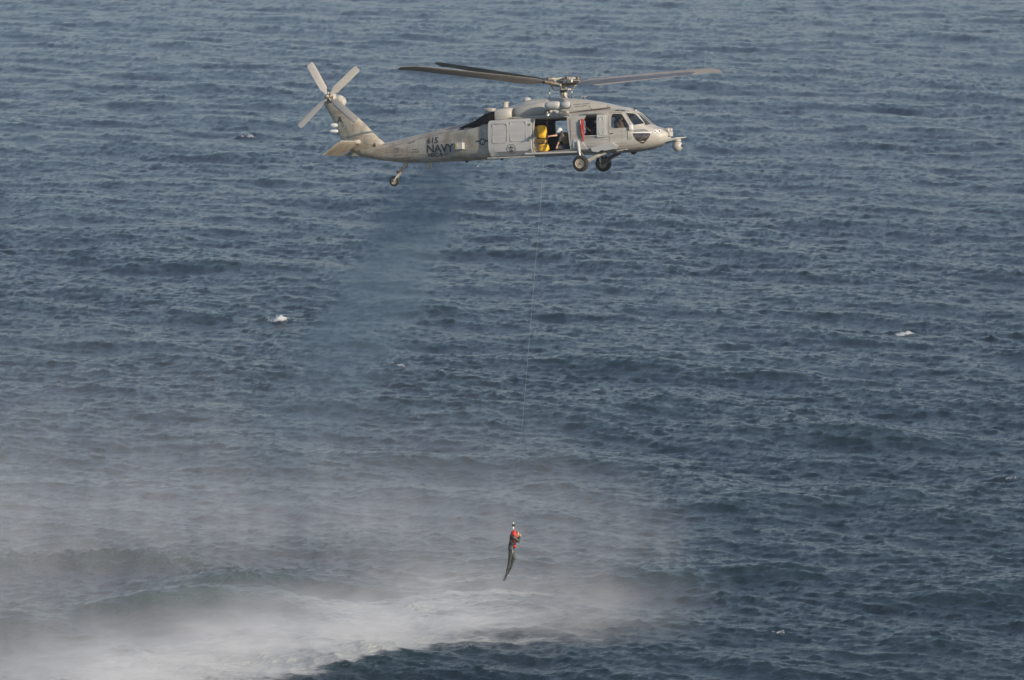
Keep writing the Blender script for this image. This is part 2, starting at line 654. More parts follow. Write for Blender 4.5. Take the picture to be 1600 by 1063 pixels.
M_HUBL = plain('rotor_hub_pale', (0.50, 0.46, 0.38), .5, .1, .4, 9)
M_BLADE = paint('rotor_blade_paint', (0.24, 0.225, 0.205), .5, .3, .5, streak=False)
M_TBLADE = paint('tail_blade_paint', (0.46, 0.44, 0.40), .3, .2, .5, streak=False)
M_STABU = paint('stabilator_streaked_paint', (0.42, 0.37, 0.29), .8, .8, .5)
M_RED = plain('red_paint', (0.45, 0.03, 0.02), .5)
M_STRAP = plain('red_webbing', (0.36, 0.03, 0.02), .8)
M_YEL = plain('yellow_raft_cloth', (0.86, 0.47, 0.02), .7, var=.2, scale=14)
M_TANP = plain('tan_panel', (0.42, 0.34, 0.26), .7)
M_WHITE = plain('white_paint', (0.78, 0.78, 0.76), .35, var=.06)
M_GLASS = glass('tinted_canopy_glass', (.62, .68, .72), .35)
M_PANE = plain('milky_door_pane', (0.22, 0.235, 0.24), .12, var=.12)
M_CHIN = plain('chin_window_glass', (0.055, 0.045, 0.04), .08, var=.7, scale=7, spec=.8)
M_SKIN = plain('skin', (0.50, 0.28, 0.18), .55, var=.1)
M_SUITT = plain('tan_flight_suit', (0.52, 0.30, 0.17), .8, var=.15)
M_SUITD = plain('dark_coverall', (0.035, 0.035, 0.04), .85)
M_VEST = plain('olive_brown_vest', (0.19, 0.135, 0.075), .85, var=.5, scale=16)
M_VISOR = plain('dark_visor', (0.01, 0.01, 0.012), .1, spec=.8)
M_WET = plain('wet_grey_drysuit', (0.05, 0.054, 0.046), .45, var=.4, scale=9)
M_BLK = plain('black_gear', (0.016, 0.016, 0.017), .6)
M_ORANGE = plain('red_orange_vest', (0.55, 0.03, 0.02), .6, var=.15)
M_CABLE = plain('steel_cable', (0.22, 0.21, 0.19), .5, .2, .1)
M_HOSE = plain('green_yellow_gear', (0.45, 0.42, 0.18), .6)

# ---------------------------------------------------------------- helicopter
HM = Matrix.Translation((2.156, 219.651, 20.073)) @ (Matrix.Rotation(radians(-20), 4, 'Z') @ Matrix.Rotation(radians(-4), 4, 'Y') @ Matrix.Rotation(radians(-5), 4, 'X'))
heli = link(bpy.data.objects.new('helicopter', None))
heli.matrix_world = HM
tag(heli, 'grey twin-engine naval helicopter hovering over the sea, side door open, marked NAVY 615', 'helicopter')


def pchip(xs, ys, q):
    xs = np.asarray(xs, float)
    ys = np.asarray(ys, float)
    h = np.diff(xs)
    d = np.diff(ys) / h
    m = np.zeros(len(xs))
    m[0], m[-1] = d[0], d[-1]
    for i in range(1, len(xs) - 1):
        if d[i - 1] * d[i] > 0:
            w1, w2 = 2 * h[i] + h[i - 1], h[i] + 2 * h[i - 1]
            m[i] = (w1 + w2) / (w1 / d[i - 1] + w2 / d[i])
    i = np.clip(np.searchsorted(xs, q) - 1, 0, len(xs) - 2)
    t = (q - xs[i]) / h[i]
    return (ys[i] * (1 + 2 * t) * (1 - t) ** 2 + m[i] * h[i] * t * (1 - t) ** 2 + ys[i + 1] * t * t * (3 - 2 * t) + m[i + 1] * h[i] * t * t * (t - 1))


#      x      zbot   ztop   hw    n_top n_bot  z of max width
ST = [(-8.75, 0.70, 1.02, 0.15, 2.2, 2.2, 0.86),
      (-8.40, 0.58, 1.06, 0.22, 2.3, 2.3, 0.84),
      (-7.57, 0.43, 1.13, 0.34, 2.5, 2.6, 0.80),
      (-6.60, 0.34, 1.33, 0.46, 2.6, 2.8, 0.84),
      (-5.60, 0.31, 1.48, 0.64, 2.7, 3.0, 0.88),
      (-4.40, 0.31, 1.68, 0.88, 3.0, 3.4, 0.95),
      (-3.40, 0.33, 1.88, 1.08, 3.6, 4.0, 1.0),
      (-2.85, 0.34, 1.98, 1.15, 4.4, 4.6, 1.05),
      (-2.00, 0.35, 2.03, 1.18, 5.0, 5.0, 1.1),
      (0.60, 0.36, 2.08, 1.18, 5.0, 5.0, 1.1),
      (1.70, 0.37, 2.14, 1.16, 4.4, 4.6, 1.1),
      (2.30, 0.375, 2.15, 1.11, 3.8, 4.0, 1.1),
      (2.80, 0.38, 2.10, 1.05, 3.4, 3.4, 1.08),
      (3.05, 0.39, 1.99, 1.01, 3.1, 3.1, 1.06),
      (3.30, 0.42, 1.78, 0.95, 2.9, 2.8, 1.03),
      (3.55, 0.46, 1.56, 0.86, 2.7, 2.6, 1.0),
      (3.80, 0.52, 1.395, 0.74, 2.5, 2.4, 0.98),
      (4.10, 0.61, 1.29, 0.54, 2.4, 2.3, 0.96),
      (4.30, 0.69, 1.23, 0.36, 2.3, 2.2, 0.96),
      (4.38, 0.76, 1.18, 0.22, 2.2, 2.2, 0.97)]


def hull_rings(inset=0.0, x0=-8.75, x1=4.38, step=0.16, n=48, zlo=None, zhi=None):
    a = np.array(ST)
    xs = np.arange(x0, x1, step)
    xs = np.append(xs, x1)
    cols = [pchip(a[:, 0], a[:, i], xs) for i in range(1, 7)]
    rings = []
    for x, zb, zt, hw, nt_, nb, zm in zip(xs, *cols):
        r = []
        for k in range(n):
            t = 2 * pi * (k + .5) / n
            c, s = cos(t), sin(t)
            nn = nt_ if s > 0 else nb
            y = (hw - inset) * math.copysign(abs(c) ** (2 / nn), c)
            z = zm + ((zt - inset - zm) if s > 0 else (zm - zb - inset)) * math.copysign(abs(s) ** (2 / nn), s)
            if zlo is not None:
                z = max(z, zlo)
            if zhi is not None:
                z = min(z, zhi)
            r.append((x, y, z))
        rings.append(r)
    return rings


def bvh_of(bm):
    bmesh.ops.recalc_face_normals(bm, faces=bm.faces)
    bm.faces.ensure_lookup_table()
    return BVHTree.FromBMesh(bm)


bm = bmesh.new()
add_ring_loft(bm, hull_rings())
HB = bvh_of(bm)
hull = obj('hull', bm, [M_HULL, M_DARK])


def surf_y(x, z, side=-1, bvh=None):
    b = bvh or HB
    h = b.ray_cast(Vector((x, side * 6.0, z)), Vector((0, -side, 0)))
    if h[0] is None:
        for dz in (-.03, .03, -.07, .07, -.12, .12):
            h = b.ray_cast(Vector((x, side * 6.0, z + dz)), Vector((0, -side, 0)))
            if h[0] is not None:
                break
    return h[0].y if h[0] is not None else side * .3


def patch(polys, o0, o1, side=-1, bvh=None, grid=0.12):
    """plate of constant thickness laid on the skin: polygons in XZ, from offset o0 to o1 outward"""
    bm = bmesh.new()
    if isinstance(polys, bpy.types.Mesh):
        bm.from_mesh(polys)
    else:
        for poly in polys:
            bm.faces.new([bm.verts.new((x, 0, z)) for x, z in poly])
    xs = [v.co.x for v in bm.verts]
    zs = [v.co.z for v in bm.verts]
    for ax, lo, hi in ((0, min(xs), max(xs)), (2, min(zs), max(zs))):
        k = math.ceil(lo / grid) * grid
        while k < hi:
            no = Vector((1, 0, 0)) if ax == 0 else Vector((0, 0, 1))
            bmesh.ops.bisect_plane(bm, geom=bm.verts[:] + bm.edges[:] + bm.faces[:], plane_co=no * k, plane_no=no, dist=1e-5)
            k += grid
    bmesh.ops.triangulate(bm, faces=bm.faces)
    base = list(bm.verts)
    ys = {v: surf_y(v.co.x, v.co.z, side, bvh) for v in base}
    for v in base:
        v.co.y = ys[v] + side * o1
    if o0 is not None:
        r = bmesh.ops.extrude_face_region(bm, geom=bm.faces[:])
        for v in r['geom']:
            if isinstance(v, bmesh.types.BMVert):
                v.co.y -= side * (o1 - o0)
    return bm


def ring_poly(outer, inner):
    """frame between two outlines with the same number of points, as quads"""
    n = len(outer)
    return [[outer[i], outer[(i + 1) % n], inner[(i + 1) % n], inner[i]] for i in range(n)]


def frame_patch(outer, inner, o0, o1, side=-1, bvh=None):
    bm = bmesh.new()
    n = len(outer)

    def y(p):
        return surf_y(p[0], p[1], side, bvh)
    A = [bm.verts.new((p[0], y(p) + side * o1, p[1])) for p in outer]
    B = [bm.verts.new((p[0], y(p) + side * o1, p[1])) for p in inner]
    C_ = [bm.verts.new((p[0], y(p) + side * o0, p[1])) for p in outer]
    D = [bm.verts.new((p[0], y(p) + side * o0, p[1])) for p in inner]
    for i in range(n):
        j = (i + 1) % n
        bm.faces.new((A[i], A[j], B[j], B[i]))
        bm.faces.new((A[j], A[i], C_[i], C_[j]))
        bm.faces.new((B[i], B[j], D[j], D[i]))
    return bm


def seam(pts, wd=0.012, side=-1, bvh=None, up=0.004):
    bm = bmesh.new()
    P = [Vector(p) for p in pts]
    fine = []
    for a, b in zip(P[:-1], P[1:]):
        k = max(1, int((b - a).length / .15))
        fine += [a.lerp(b, i / k) for i in range(k)]
    fine.append(P[-1])
    rows = []
    for i, p in enumerate(fine):
        t = (fine[min(i + 1, len(fine) - 1)] - fine[max(0, i - 1)]).normalized()
        nn = Vector((-t.y, t.x)) * wd / 2
        rows.append([bm.verts.new((q.x, surf_y(q.x, q.y, side, bvh) + side * up, q.y)) for q in (p - nn, p + nn)])
    for a, b in zip(rows[:-1], rows[1:]):
        bm.faces.new((a[0], a[1], b[1], b[0]))
    return bm


def text_mesh(txt, h, x, z, wscale=1.0, slant=0.0, bold=0.0):
    """flat lettering in XZ reading from tail to nose on the right side (local +X is to the right)"""
    cu = bpy.data.curves.new('t', 'FONT')
    cu.body = txt
    cu.size = h / 0.70
    cu.offset = bold
    cu.resolution_u = 3
    to = bpy.data.objects.new('t', cu)
    COL.objects.link(to)
    bpy.context.view_layer.update()
    me = bpy.data.meshes.new_from_object(to.evaluated_get(bpy.context.evaluated_depsgraph_get()))
    bpy.data.objects.remove(to)
    x0 = min(v.co.x for v in me.vertices)
    for v in me.vertices:
        zz = v.co.y
        v.co = (x + (v.co.x - x0) * wscale + slant * zz, 0, z + zz)
    bm = bmesh.new()
    bm.from_mesh(me)
    bmesh.ops.remove_doubles(bm, verts=bm.verts, dist=1e-5)
    bm.to_mesh(me)
    bm.free()
    return me


def lettering(txt, h, x, z, ws=1.0, mat=None, bvh=None, side=-1, slant=0.0, bold=0.0):
    me = text_mesh(txt, h, x, z, ws, slant, bold)
    bm = patch(me, None, .010, side, bvh, .15)
    o = obj('lettering', bm, mat or M_MARK, heli)
    return o


# openings and cavity
COCKWIN = rpoly([(2.33, 1.915), (2.74, 1.90), (3.10, 1.345), (2.33, 1.335)], .09)
WINDS = rpoly([(2.86, 1.93), (3.13, 1.90), (3.55, 1.49), (3.22, 1.43)], .05)
GUN = rpoly([(1.30, 1.90), (1.77, 1.89), (1.74, 1.10), (1.22, 1.10), (1.20, 1.75)], .04)
DOOROPEN = rpoly([(-0.87, 1.86), (0.50, 1.87), (0.60, 1.7), (0.62, 0.58), (-0.93, 0.52)], .05)
FARWIN = rrect(-.80, -.18, 1.22, 1.78, .08)
FARWIN2 = rrect(.0, .5, 1.22, 1.78, .08)
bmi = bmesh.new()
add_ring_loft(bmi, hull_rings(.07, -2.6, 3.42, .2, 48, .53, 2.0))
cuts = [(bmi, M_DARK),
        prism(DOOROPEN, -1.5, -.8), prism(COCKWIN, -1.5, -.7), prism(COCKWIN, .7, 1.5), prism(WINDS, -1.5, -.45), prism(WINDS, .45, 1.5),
        prism(GUN, -1.5, -.8), prism(GUN, .8, 1.5), prism(FARWIN, .8, 1.5), prism(FARWIN2, .8, 1.5)]
# centre windscreens, cut from above and in front
for s in (-1, 1):
    bmw = bmesh.new()
    P = [(3.03, s * .06, 1.80), (3.03, s * .60, 1.80), (3.56, s * .60, 1.30), (3.62, s * .06, 1.30)]
    a = [bmw.verts.new(p) for p in P]
    b = [bmw.verts.new((p[0] + .3, p[1], p[2] + .5)) for p in P]
    bmw.faces.new(a)
    bmw.faces.new(b[::-1])
    for i in range(4):
        bmw.faces.new((a[(i + 1) % 4], a[i], b[i], b[(i + 1) % 4]))
    cuts.append(bmw)
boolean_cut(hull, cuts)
hull.parent = heli
hull.data.name = 'hull'
for p in hull.data.polygons:
    p.use_smooth = True
hull.data.set_sharp_from_angle(angle=radians(28))
# the aft half of the hull is dirtier: give it the tail paint by face
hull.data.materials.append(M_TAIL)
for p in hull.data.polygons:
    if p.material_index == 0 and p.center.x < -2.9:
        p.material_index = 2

# panes and frames
for s in (-1, 1):
    for nm, poly in (('cockpit_window', COCKWIN), ('windscreen', WINDS)):
        obj(nm, patch([poly], None, -.012, s), M_GLASS, heli, 60)
        c = sum((Vector(p) for p in poly), Vector((0, 0))) / len(poly)
        out = [tuple(c + (Vector(p) - c) * (1 + .035 / (Vector(p) - c).length)) for p in poly]
        obj('window_frame', frame_patch(out, poly, -.01, .012, s), M_EDGE, heli, 40)
    # centre windscreen pane laid just under the skin
    bmw = bmesh.new()
    g = []
    for i in range(5):
        row = []
        for j in range(4):
            x = 3.0 + .64 * i / 4
            y = s * (.05 + .56 * j / 3)
            h = HB.ray_cast(Vector((x, y, 4)), Vector((0, 0, -1)))
            row.append(bmw.verts.new(h[0] - Vector((.008, 0, .012))))
        g.append(row)
    for i in range(4):
        for j in range(3):
            bmw.faces.new((g[i][j], g[i + 1][j], g[i + 1][j + 1], g[i][j + 1]))
    obj('windscreen', bmw, M_GLASS, heli, 60)
for poly in (FARWIN, FARWIN2):
    c = sum((Vector(p) for p in poly), Vector((0, 0))) / len(poly)
    out = [tuple(c + (Vector(p) - c) * (1 + .035 / (Vector(p) - c).length)) for p in poly]
    obj('window_frame', frame_patch(out, poly, -.01, .012, 1), M_EDGE, heli, 40)

# overhead window, chin window and the small pane above it
obj('overhead_window', patch([rpoly([(2.36, 2.035), (2.50, 2.085), (2.80, 2.06), (2.97, 1.985), (2.75, 2.0)], .05)], None, .006, -1), M_CHIN, heli, 60)
CH = rpoly([(3.17, 1.13), (3.85, 1.11), (3.80, .92), (3.52, .655), (3.28, .86)], .10)
obj('chin_window', patch([CH], None, .006, -1), M_CHIN, heli, 60)
obj('chin_window', patch([CH], None, .006, 1), M_CHIN, heli, 60)
obj('chin_window_bar', patch([[(3.13, 1.115), (3.13, 1.15), (3.88, 1.14), (3.88, 1.105)]], -.005, .02, -1), M_WHITE, heli)
obj('nose_vent', patch([rpoly([(3.22, 1.165), (3.27, 1.26), (3.62, 1.27), (3.80, 1.16)], .05)], None, .007, -1), M_PANE, heli, 60)
# windscreen wiper, thin posts and temperature probe on the windscreen
obj('windscreen_wiper', tube([(3.62, -.30, 1.55), (3.42, -.32, 1.73), (3.22, -.35, 1.90)], .012, 6), M_BLK, heli)
obj('windscreen_wiper', tube([(3.62, .30, 1.55), (3.42, .32, 1.73), (3.22, .35, 1.90)], .012, 6), M_BLK, heli)

# sliding cabin door, slid aft and standing proud of the skin
DPOLY = rpoly([(-2.80, 1.855), (-.95, 1.86), (-.97, .42), (-2.74, .40), (-2.80, .7)], .10)
W1 = rrect(-2.58, -1.99, .97, 1.70, .09)
W2 = rrect(-1.82, -1.19, 1.02, 1.75, .06)
door = obj('cabin_door', patch([DPOLY], .06, .13, -1, None, .2), M_DOOR, heli)
boolean_cut(door, [prism(W1, -1.6, -.9), prism(W2, -1.6, -.9)])
door.parent = heli
for p in door.data.polygons:
    p.use_smooth = True
door.data.set_sharp_from_angle(angle=radians(35))
for k, W in enumerate((W1, W2)):
    pane = obj('window', patch([W], None, .095 if k == 0 else .115, -1), M_PANE if k == 0 else M_DOOR, door, 60)
    c = sum((Vector(p) for p in W), Vector((0, 0))) / len(W)
    out = [tuple(c + (Vector(p) - c) * (1 + .05 / (Vector(p) - c).length)) for p in W]
    obj('window_frame', frame_patch(out, W, .12, .145), M_EDGE if k == 0 else M_DOOR, door, 40)
obj('handle', box((-1.04, surf_y(-1.04, 1.05) - .15, 1.05), (.04, .03, .16), bevel=.008), M_STEEL, door)
for zz in (1.62, 1.1, .62):
    obj('latch', box((-1.02, surf_y(-1.02, zz) - .14, zz), (.05, .03, .07), bevel=.006), M_SEAM, door)


def strips(name, polys, mat, o1=.006, side=-1, bvh=None, parent=None, o0=None, grid=.12):
    return obj(name, patch(polys, o0, o1, side, bvh, grid), mat, parent or heli)


def circle(cx, cz, r, n=20):
    return [(cx + r * cos(2 * pi * k / n), cz + r * sin(2 * pi * k / n)) for k in range(n)]


# round badge on the door: ring, upright with arms
bd = bmesh.new()
for q in ring_poly(circle(-1.83, .69, .195, 24), circle(-1.83, .69, .172, 24)):
    bd.faces.new([bd.verts.new((x, 0, z)) for x, z in q])
me = bpy.data.meshes.new('r')
bmesh.ops.remove_doubles(bd, verts=bd.verts, dist=1e-5)
bd.to_mesh(me)
bd.free()
obj('badge', patch(me, None, .136), M_MARKL, door)
obj('badge', patch([[(-1.845, .54), (-1.815, .54), (-1.815, .84), (-1.845, .84)], [(-1.93, .745), (-1.845, .745), (-1.845, .77), (-1.93, .77)], [(-1.815, .745), (-1.73, .745), (-1.73, .77), (-1.815, .77)],
            [(-1.91, .60), (-1.845, .585), (-1.845, .615), (-1.91, .65)], [(-1.815, .585), (-1.75, .60), (-1.75, .65), (-1.815, .615)], [(-1.92, .65), (-1.90, .65), (-1.90, .74), (-1.92, .74)], [(-1.76, .65), (-1.74, .65), (-1.74, .74), (-1.76, .74)]], None, .137), M_MARK, door)

# door tracks and the sill
obj('door_track', tube([(-2.9, surf_y(-2.9, 1.9) - .05, 1.895), (-1.9, surf_y(-1.9, 1.93) - .05, 1.93), (.62, surf_y(.6, 1.95) - .05, 1.955)], .035, 8), M_EDGE, heli, 60)
obj('door_sill', box((-.15, -1.19, .47), (2.3, .10, .07), bevel=.015), M_DOOR, heli)
obj('door_sill', box((-1.9, -1.17, .36), (2.0, .06, .05), rot=(0, 0, 0), bevel=.012), M_EDGE, heli)
# tan inner bulkhead panel beside the raft and the door jamb
obj('bulkhead_panel', box((-.80, -.95, 1.05), (.30, .05, 1.0), bevel=.01), M_TANP, heli)
obj('door_jamb', strips('door_jamb_base', [[(-.955, .50), (-.90, .50), (-.86, 1.84), (-.93, 1.84)]], M_EDGE, .03, o0=-.01).data, None, heli)
bpy.data.objects.remove(bpy.data.objects['door_jamb_base'])
obj('door_jamb', patch([[(.62, .55), (.68, .55), (.60, 1.86), (.50, 1.86)]], -.01, .02), M_HULL, heli)

# front fuselage: bulged door frame post between cabin door and gunner's window with recess
obj('fuselage_post', patch([rpoly([(.69, .62), (1.0, .62), (.98, 1.80), (.66, 1.80)], .05)], -.005, .03), M_HULL, heli)
GP = rrect(1.77, 2.14, 1.0, 1.91, .05)
gp = obj('window_panel', patch([GP], .02, .06, -1, None, .2), M_DOOR, heli)
GW = rrect(1.86, 2.04, 1.12, 1.80, .085)
boolean_cut(gp, [prism(GW, -1.6, -.8)])
gp.parent = heli
obj('pane', patch([GW], None, .035), M_PANE, gp)
c = Vector((1.95, 1.46))
obj('window_frame', frame_patch([tuple(c + (Vector(p) - c) * 1.08) for p in GW], GW, .055, .075), M_EDGE, gp, 40)
obj('window_track', box((1.70, -1.175, 1.065), (1.05, .07, .035), bevel=.008), M_EDGE, heli)
obj('window_track', box((1.70, -1.13, 1.965), (1.05, .07, .035), bevel=.008), M_EDGE, heli)
# cockpit door outline, handle, hinge panel and mirror box
obj('cockpit_door_seam', seam([(2.25, .72), (2.22, 1.95), (2.85, 1.95), (3.14, 1.40), (3.10, .95), (2.9, .75), (2.25, .72)], .018), M_SEAMS, heli)
obj('handle', box((2.36, surf_y(2.36, 1.14) - .02, 1.14), (.10, .03, .03), bevel=.006), M_SEAM, heli)
obj('hinge_panel', patch([rrect(3.0, 3.17, .86, 1.33, .03)], -.005, .02), M_EDGE, heli)
obj('light_box', box((3.14, -1.03, 1.35), (.15, .10, .21), rot=(0, 0, .1), bevel=.02), M_WHITE, heli, 40)
for a, b in (((1.05, .98), (3.1, 1.0)), ((1.2, .66), (2.6, .70))):
    obj('panel_seam', seam([a, b], .010), M_SEAMS, heli)
for xx in (1.12,):
    obj('panel_seam', seam([(xx, .45), (xx, 1.05)], .010), M_SEAMS, heli)
# two round white marks with dark pupils on the nose
for xx in (3.985, 4.115):
    e = obj('nose_eye', patch([circle(xx, 1.165, .066, 16)], None, .010, -1, None, .05), M_WHITE, heli)
    obj('pupil', patch([circle(xx + (.012 if xx > 4.05 else -.008), 1.165, .030, 12)], None, .016, -1, None, .05), M_BLK, e)

# nose: sensor housings, forward boom with ball turret
obj('nose_sensor', lathe([(.02, 0), (.09, .01), (.09, .16), (.06, .19), (.0, .19)], (4.26, -.16, 1.19), (1, -.1, 0.05)), M_COWL, heli, 40)
obj('nose_sensor', lathe([(.02, 0), (.09, .01), (.09, .16), (.06, .19), (.0, .19)], (4.26, .16, 1.19), (1, .1, 0.05)), M_COWL, heli, 40)
nb = bmesh.new()
add_box(nb, (4.40, 0, 1.03), (.16, .40, .18), bevel=.03)
obj('nose_housing', nb, M_COWL, heli, 40)
nb = bmesh.new()
add_ring_loft(nb, [[(3.75, -.34, .60), (3.75, .34, .60), (3.75, .34, .70), (3.75, -.34, .70)], [(4.3, -.28, .73), (4.3, .28, .73), (4.3, .28, .83), (4.3, -.28, .83)],
                   [(4.75, -.24, .81), (4.75, .24, .81), (4.75, .24, .90), (4.75, -.24, .90)], [(5.03, -.10, .87), (5.03, .10, .87), (5.03, .10, .90), (5.03, -.10, .90)]])
obj('turret_boom', nb, M_DOOR, heli)
tur = obj('ball_turret', ell((4.70, 0, .56), (.205, .205, .215), seg=24, rings=16), M_HULL, heli, 180)
obj('turret_collar', lathe([(.15, 0), (.16, .02), (.14, .10)], (4.70, 0, .74), (0, 0, 1)), M_COWL, tur, 40)
obj('turret_lens', lathe([(.0, 0), (.06, .002), (.065, .02), (.0, .03)], (4.88, -.03, .56), (1, -.2, 0)), M_VISOR, tur, 40)

# ---- transmission and engine cowlings on the roof
CW = [(-3.05, 2.16, .30), (-2.7, 2.30, .62), (-2.1, 2.45, .80), (-1.2, 2.66, .88), (-.3, 2.675, .84), (.8, 2.57, .78), (1.65, 2.41, .72), (2.4, 2.22, .62), (2.85, 2.12, .45), (3.0, 2.07, .3)]
cwa = np.array(CW)
xs = np.append(np.arange(-3.05, 3.0, .15), 3.0)
zt = pchip(cwa[:, 0], cwa[:, 1], xs)
hw_ = pchip(cwa[:, 0], cwa[:, 2], xs)
bm = bmesh.new()
rings = []
for x, z, h in zip(xs, zt, hw_):
    zb = 1.85
    r = []
    for k in range(28):
        t = 2 * pi * (k + .5) / 28
        c, s = cos(t), sin(t)
        yy = h * math.copysign(abs(c) ** (2 / 3.0), c)
        r.append((x, yy, (zb + (z - zb) * abs(s) ** (2 / 2.3)) if s > 0 else zb - .05 * abs(s)))
    rings.append(r)
add_ring_loft(bm, rings)
CB = bvh_of(bm)
cowl = obj('roof_cowling', bm, M_COWL, heli, 45)
for pts in ([(.62, 2.02), (.62, 2.45)], [(1.15, 2.05), (1.45, 2.36)], [(-1.3, 2.1), (-1.3, 2.5)], [(.62, 2.10), (1.9, 2.16)]):
    obj('panel_seam', seam(pts, .014, -1, CB, .005), M_SEAMS, heli)
obj('intake_slot', seam([(1.82, 2.10), (2.0, 2.24), (2.06, 2.25)], .045, -1, CB, .008), M_SOOT, heli)
obj('intake_slot', seam([(1.28, 2.28), (1.42, 2.12)], .022, -1, CB, .008), M_SEAM, heli)
obj('roof_rail', tube([(.5, -.86, 2.02), (1.2, -.85, 2.08), (1.9, -.80, 2.14), (2.2, -.7, 2.17)], .03, 8), M_SEAM, heli, 60)
# engine nacelles, one each side
for s in (-1, 1):
    def ring(x, cy, cz, ry, rz_, n=24, p=2.4):
        o_ = []
        for k in range(n):
            t = 2 * pi * k / n
            o_.append((x, s * cy + ry * math.copysign(abs(cos(t)) ** (2 / p), cos(t)), cz + rz_ * math.copysign(abs(sin(t)) ** (2 / p), sin(t))))
        return o_
    bm = bmesh.new()
    add_ring_loft(bm, [ring(-1.72, .78, 2.12, .27, .22), ring(-1.55, .80, 2.145, .31, .25), ring(-1.0, .80, 2.20, .33, .28), ring(-.55, .79, 2.26, .32, .285), ring(-.42, .78, 2.29, .27, .25), ring(-.40, .78, 2.29, .18, .17)])
    obj('engine_nacelle', bm, M_COWL, heli, 40)
    bm = bmesh.new()
    add_ring_loft(bm, [ring(-2.55, .82, 2.04, .30, .25, p=3.2), ring(-2.45, .82, 2.05, .32, .26, p=3.2), ring(-2.1, .81, 2.08, .31, .26, p=3.0), ring(-1.93, .80, 2.10, .28, .235), ring(-1.86, .79, 2.10, .2, .17)])
    obj('exhaust_duct', bm, M_COWL, heli, 40)
    obj('exhaust_core', lathe([(.17, 0), (.17, .3)], (-1.95, s * .79, 2.10), (1, 0, 0)), M_TANP, heli, 40)
    obj('intake_ring', lathe([(.10, 0), (.18, 0), (.20, .04), (.18, .09), (.10, .10), (.10, 0)], (-.42, s * .78, 2.29), (1, 0, 0)), M_EDGE, heli, 40)
    # sooty exhaust outlet fairing sweeping down on to the tail
    bm = bmesh.new()
    add_ring_loft(bm, [ring(-4.30, .52, 1.60, .10, .03), ring(-3.9, .62, 1.66, .20, .10), ring(-3.46, .72, 1.74, .27, .17), ring(-3.06, .79, 1.90, .30, .24), ring(-2.75, .82, 1.99, .30, .235), ring(-2.52, .82, 2.02, .27, .22)])
    obj('exhaust_outlet', bm, M_SOOT, heli, 60)
    if s == -1:
        # soot on the shoulder below the outlet
        obj('soot_stain', patch([[(-4.33, 1.525), (-3.45, 1.60), (-2.86, 1.74), (-2.86, 1.88), (-3.3, 1.84), (-3.9, 1.68)]], None, .007), M_SOOT, heli, 60)
obj('cowling_end_cap', box((-2.90, -.55, 2.30), (.28, .45, .14), rot=(0, .12, 0), bevel=.03), M_COWL, heli, 40)
obj('cowling_fin', box((-3.12, -.50, 2.28), (.16, .10, .16), rot=(0, .3, 0), bevel=.02), M_EDGE, heli, 40)
obj('tail_spine', (lambda b: (add_ring_loft(b, [[(x, .17 * k_ * cos(2 * pi * j / 12), z + .13 * k_ * sin(2 * pi * j / 12)) for j in range(12)] for x, z, k_ in ((-8.2, 1.02, .6), (-7.55, 1.08, .9), (-6.2, 1.33, 1), (-4.6, 1.60, 1.1), (-3.6, 1.80, 1.3), (-2.9, 2.02, 1.8), (-2.5, 2.2, 1.9))]), b)[1])(bmesh.new()), M_TAIL, heli, 50)
obj('roof_stub', lathe([(.12, 0), (.12, .17), (.15, .18), (.15, .22), (.0, .22)], (-2.36, -.35, 2.37)), M_COWL, heli, 40)
obj('roof_dome', lathe([(.17, 0), (.17, .06), (.13, .12), (.05, .15), (.0, .155)], (-1.56, 0, 2.60)), M_COWL, heli, 40)
obj('roof_antenna', (lambda b: (add_tube(b, [(.72, 0, 2.56), (.80, 0, 2.70)], .012, 6), add_tube(b, [(.95, 0, 2.54), (.86, 0, 2.66)], .012, 6), add_box(b, (.86, 0, 2.68), (.2, .03, .025)), b)[3])(bmesh.new()), M_EDGE, heli)
obj('roof_beacon', ell((.15, -.2, 2.69), (.06, .06, .05)), M_COWL, heli, 180)
obj('windscreen_antenna', tube([(3.02, -.2, 2.03), (3.06, -.2, 2.14)], [.03, .012], 6), M_BLK, heli)
obj('spine_wire', tube([(-3.75, -.1, 1.85), (-3.82, -.1, 2.06)], .010, 5), M_EDGE, heli)

# ---- rescue hoist on its arm above the cabin door
ho = link(bpy.data.objects.new('rescue_hoist', None), heli)
bm = bmesh.new()
xs_ = np.linspace(0, 1, 9)
add_lathe(bm, [(.01, 0), (.10, .02), (.15, .08), (.165, .2), (.165, .46), (.15, .58), (.10, .65), (.01, .67)], (-.30, -1.42, 2.34), (1, 0, .0), 20)
obj('hoist_drum', bm, M_DOOR, ho, 50)
obj('hoist_motor', lathe([(.01, 0), (.10, .02), (.155, .08), (.16, .3), (.12, .38), (.01, .40)], (.37, -1.40, 2.33), (1, 0, 0), 20), M_DOOR, ho, 50)
obj('hoist_arm', tube([(.22, -.7, 2.35), (.15, -1.15, 2.25), (.02, -1.36, 2.18), (-.08, -1.45, 2.08)], [.09, .08, .07, .05], 10), M_COWL, ho, 50)
obj('hoist_arm', tube([(.50, -.85, 2.05), (.25, -1.2, 2.1), (.06, -1.42, 2.16)], .035, 8), M_EDGE, ho, 50)
obj('hoist_bracket', box((.12, -1.38, 2.12), (.26, .12, .10), rot=(0, .5, 0), bevel=.02), M_DOOR, ho, 40)
obj('cable_guide', lathe([(.07, 0), (.07, .07), (.035, .12), (.03, .16)], (-.17, -1.50, 1.93)), M_STEEL, ho, 40)
obj('cable_guide', box((-.17, -1.46, 1.99), (.16, .10, .07), bevel=.015), M_EDGE, ho)

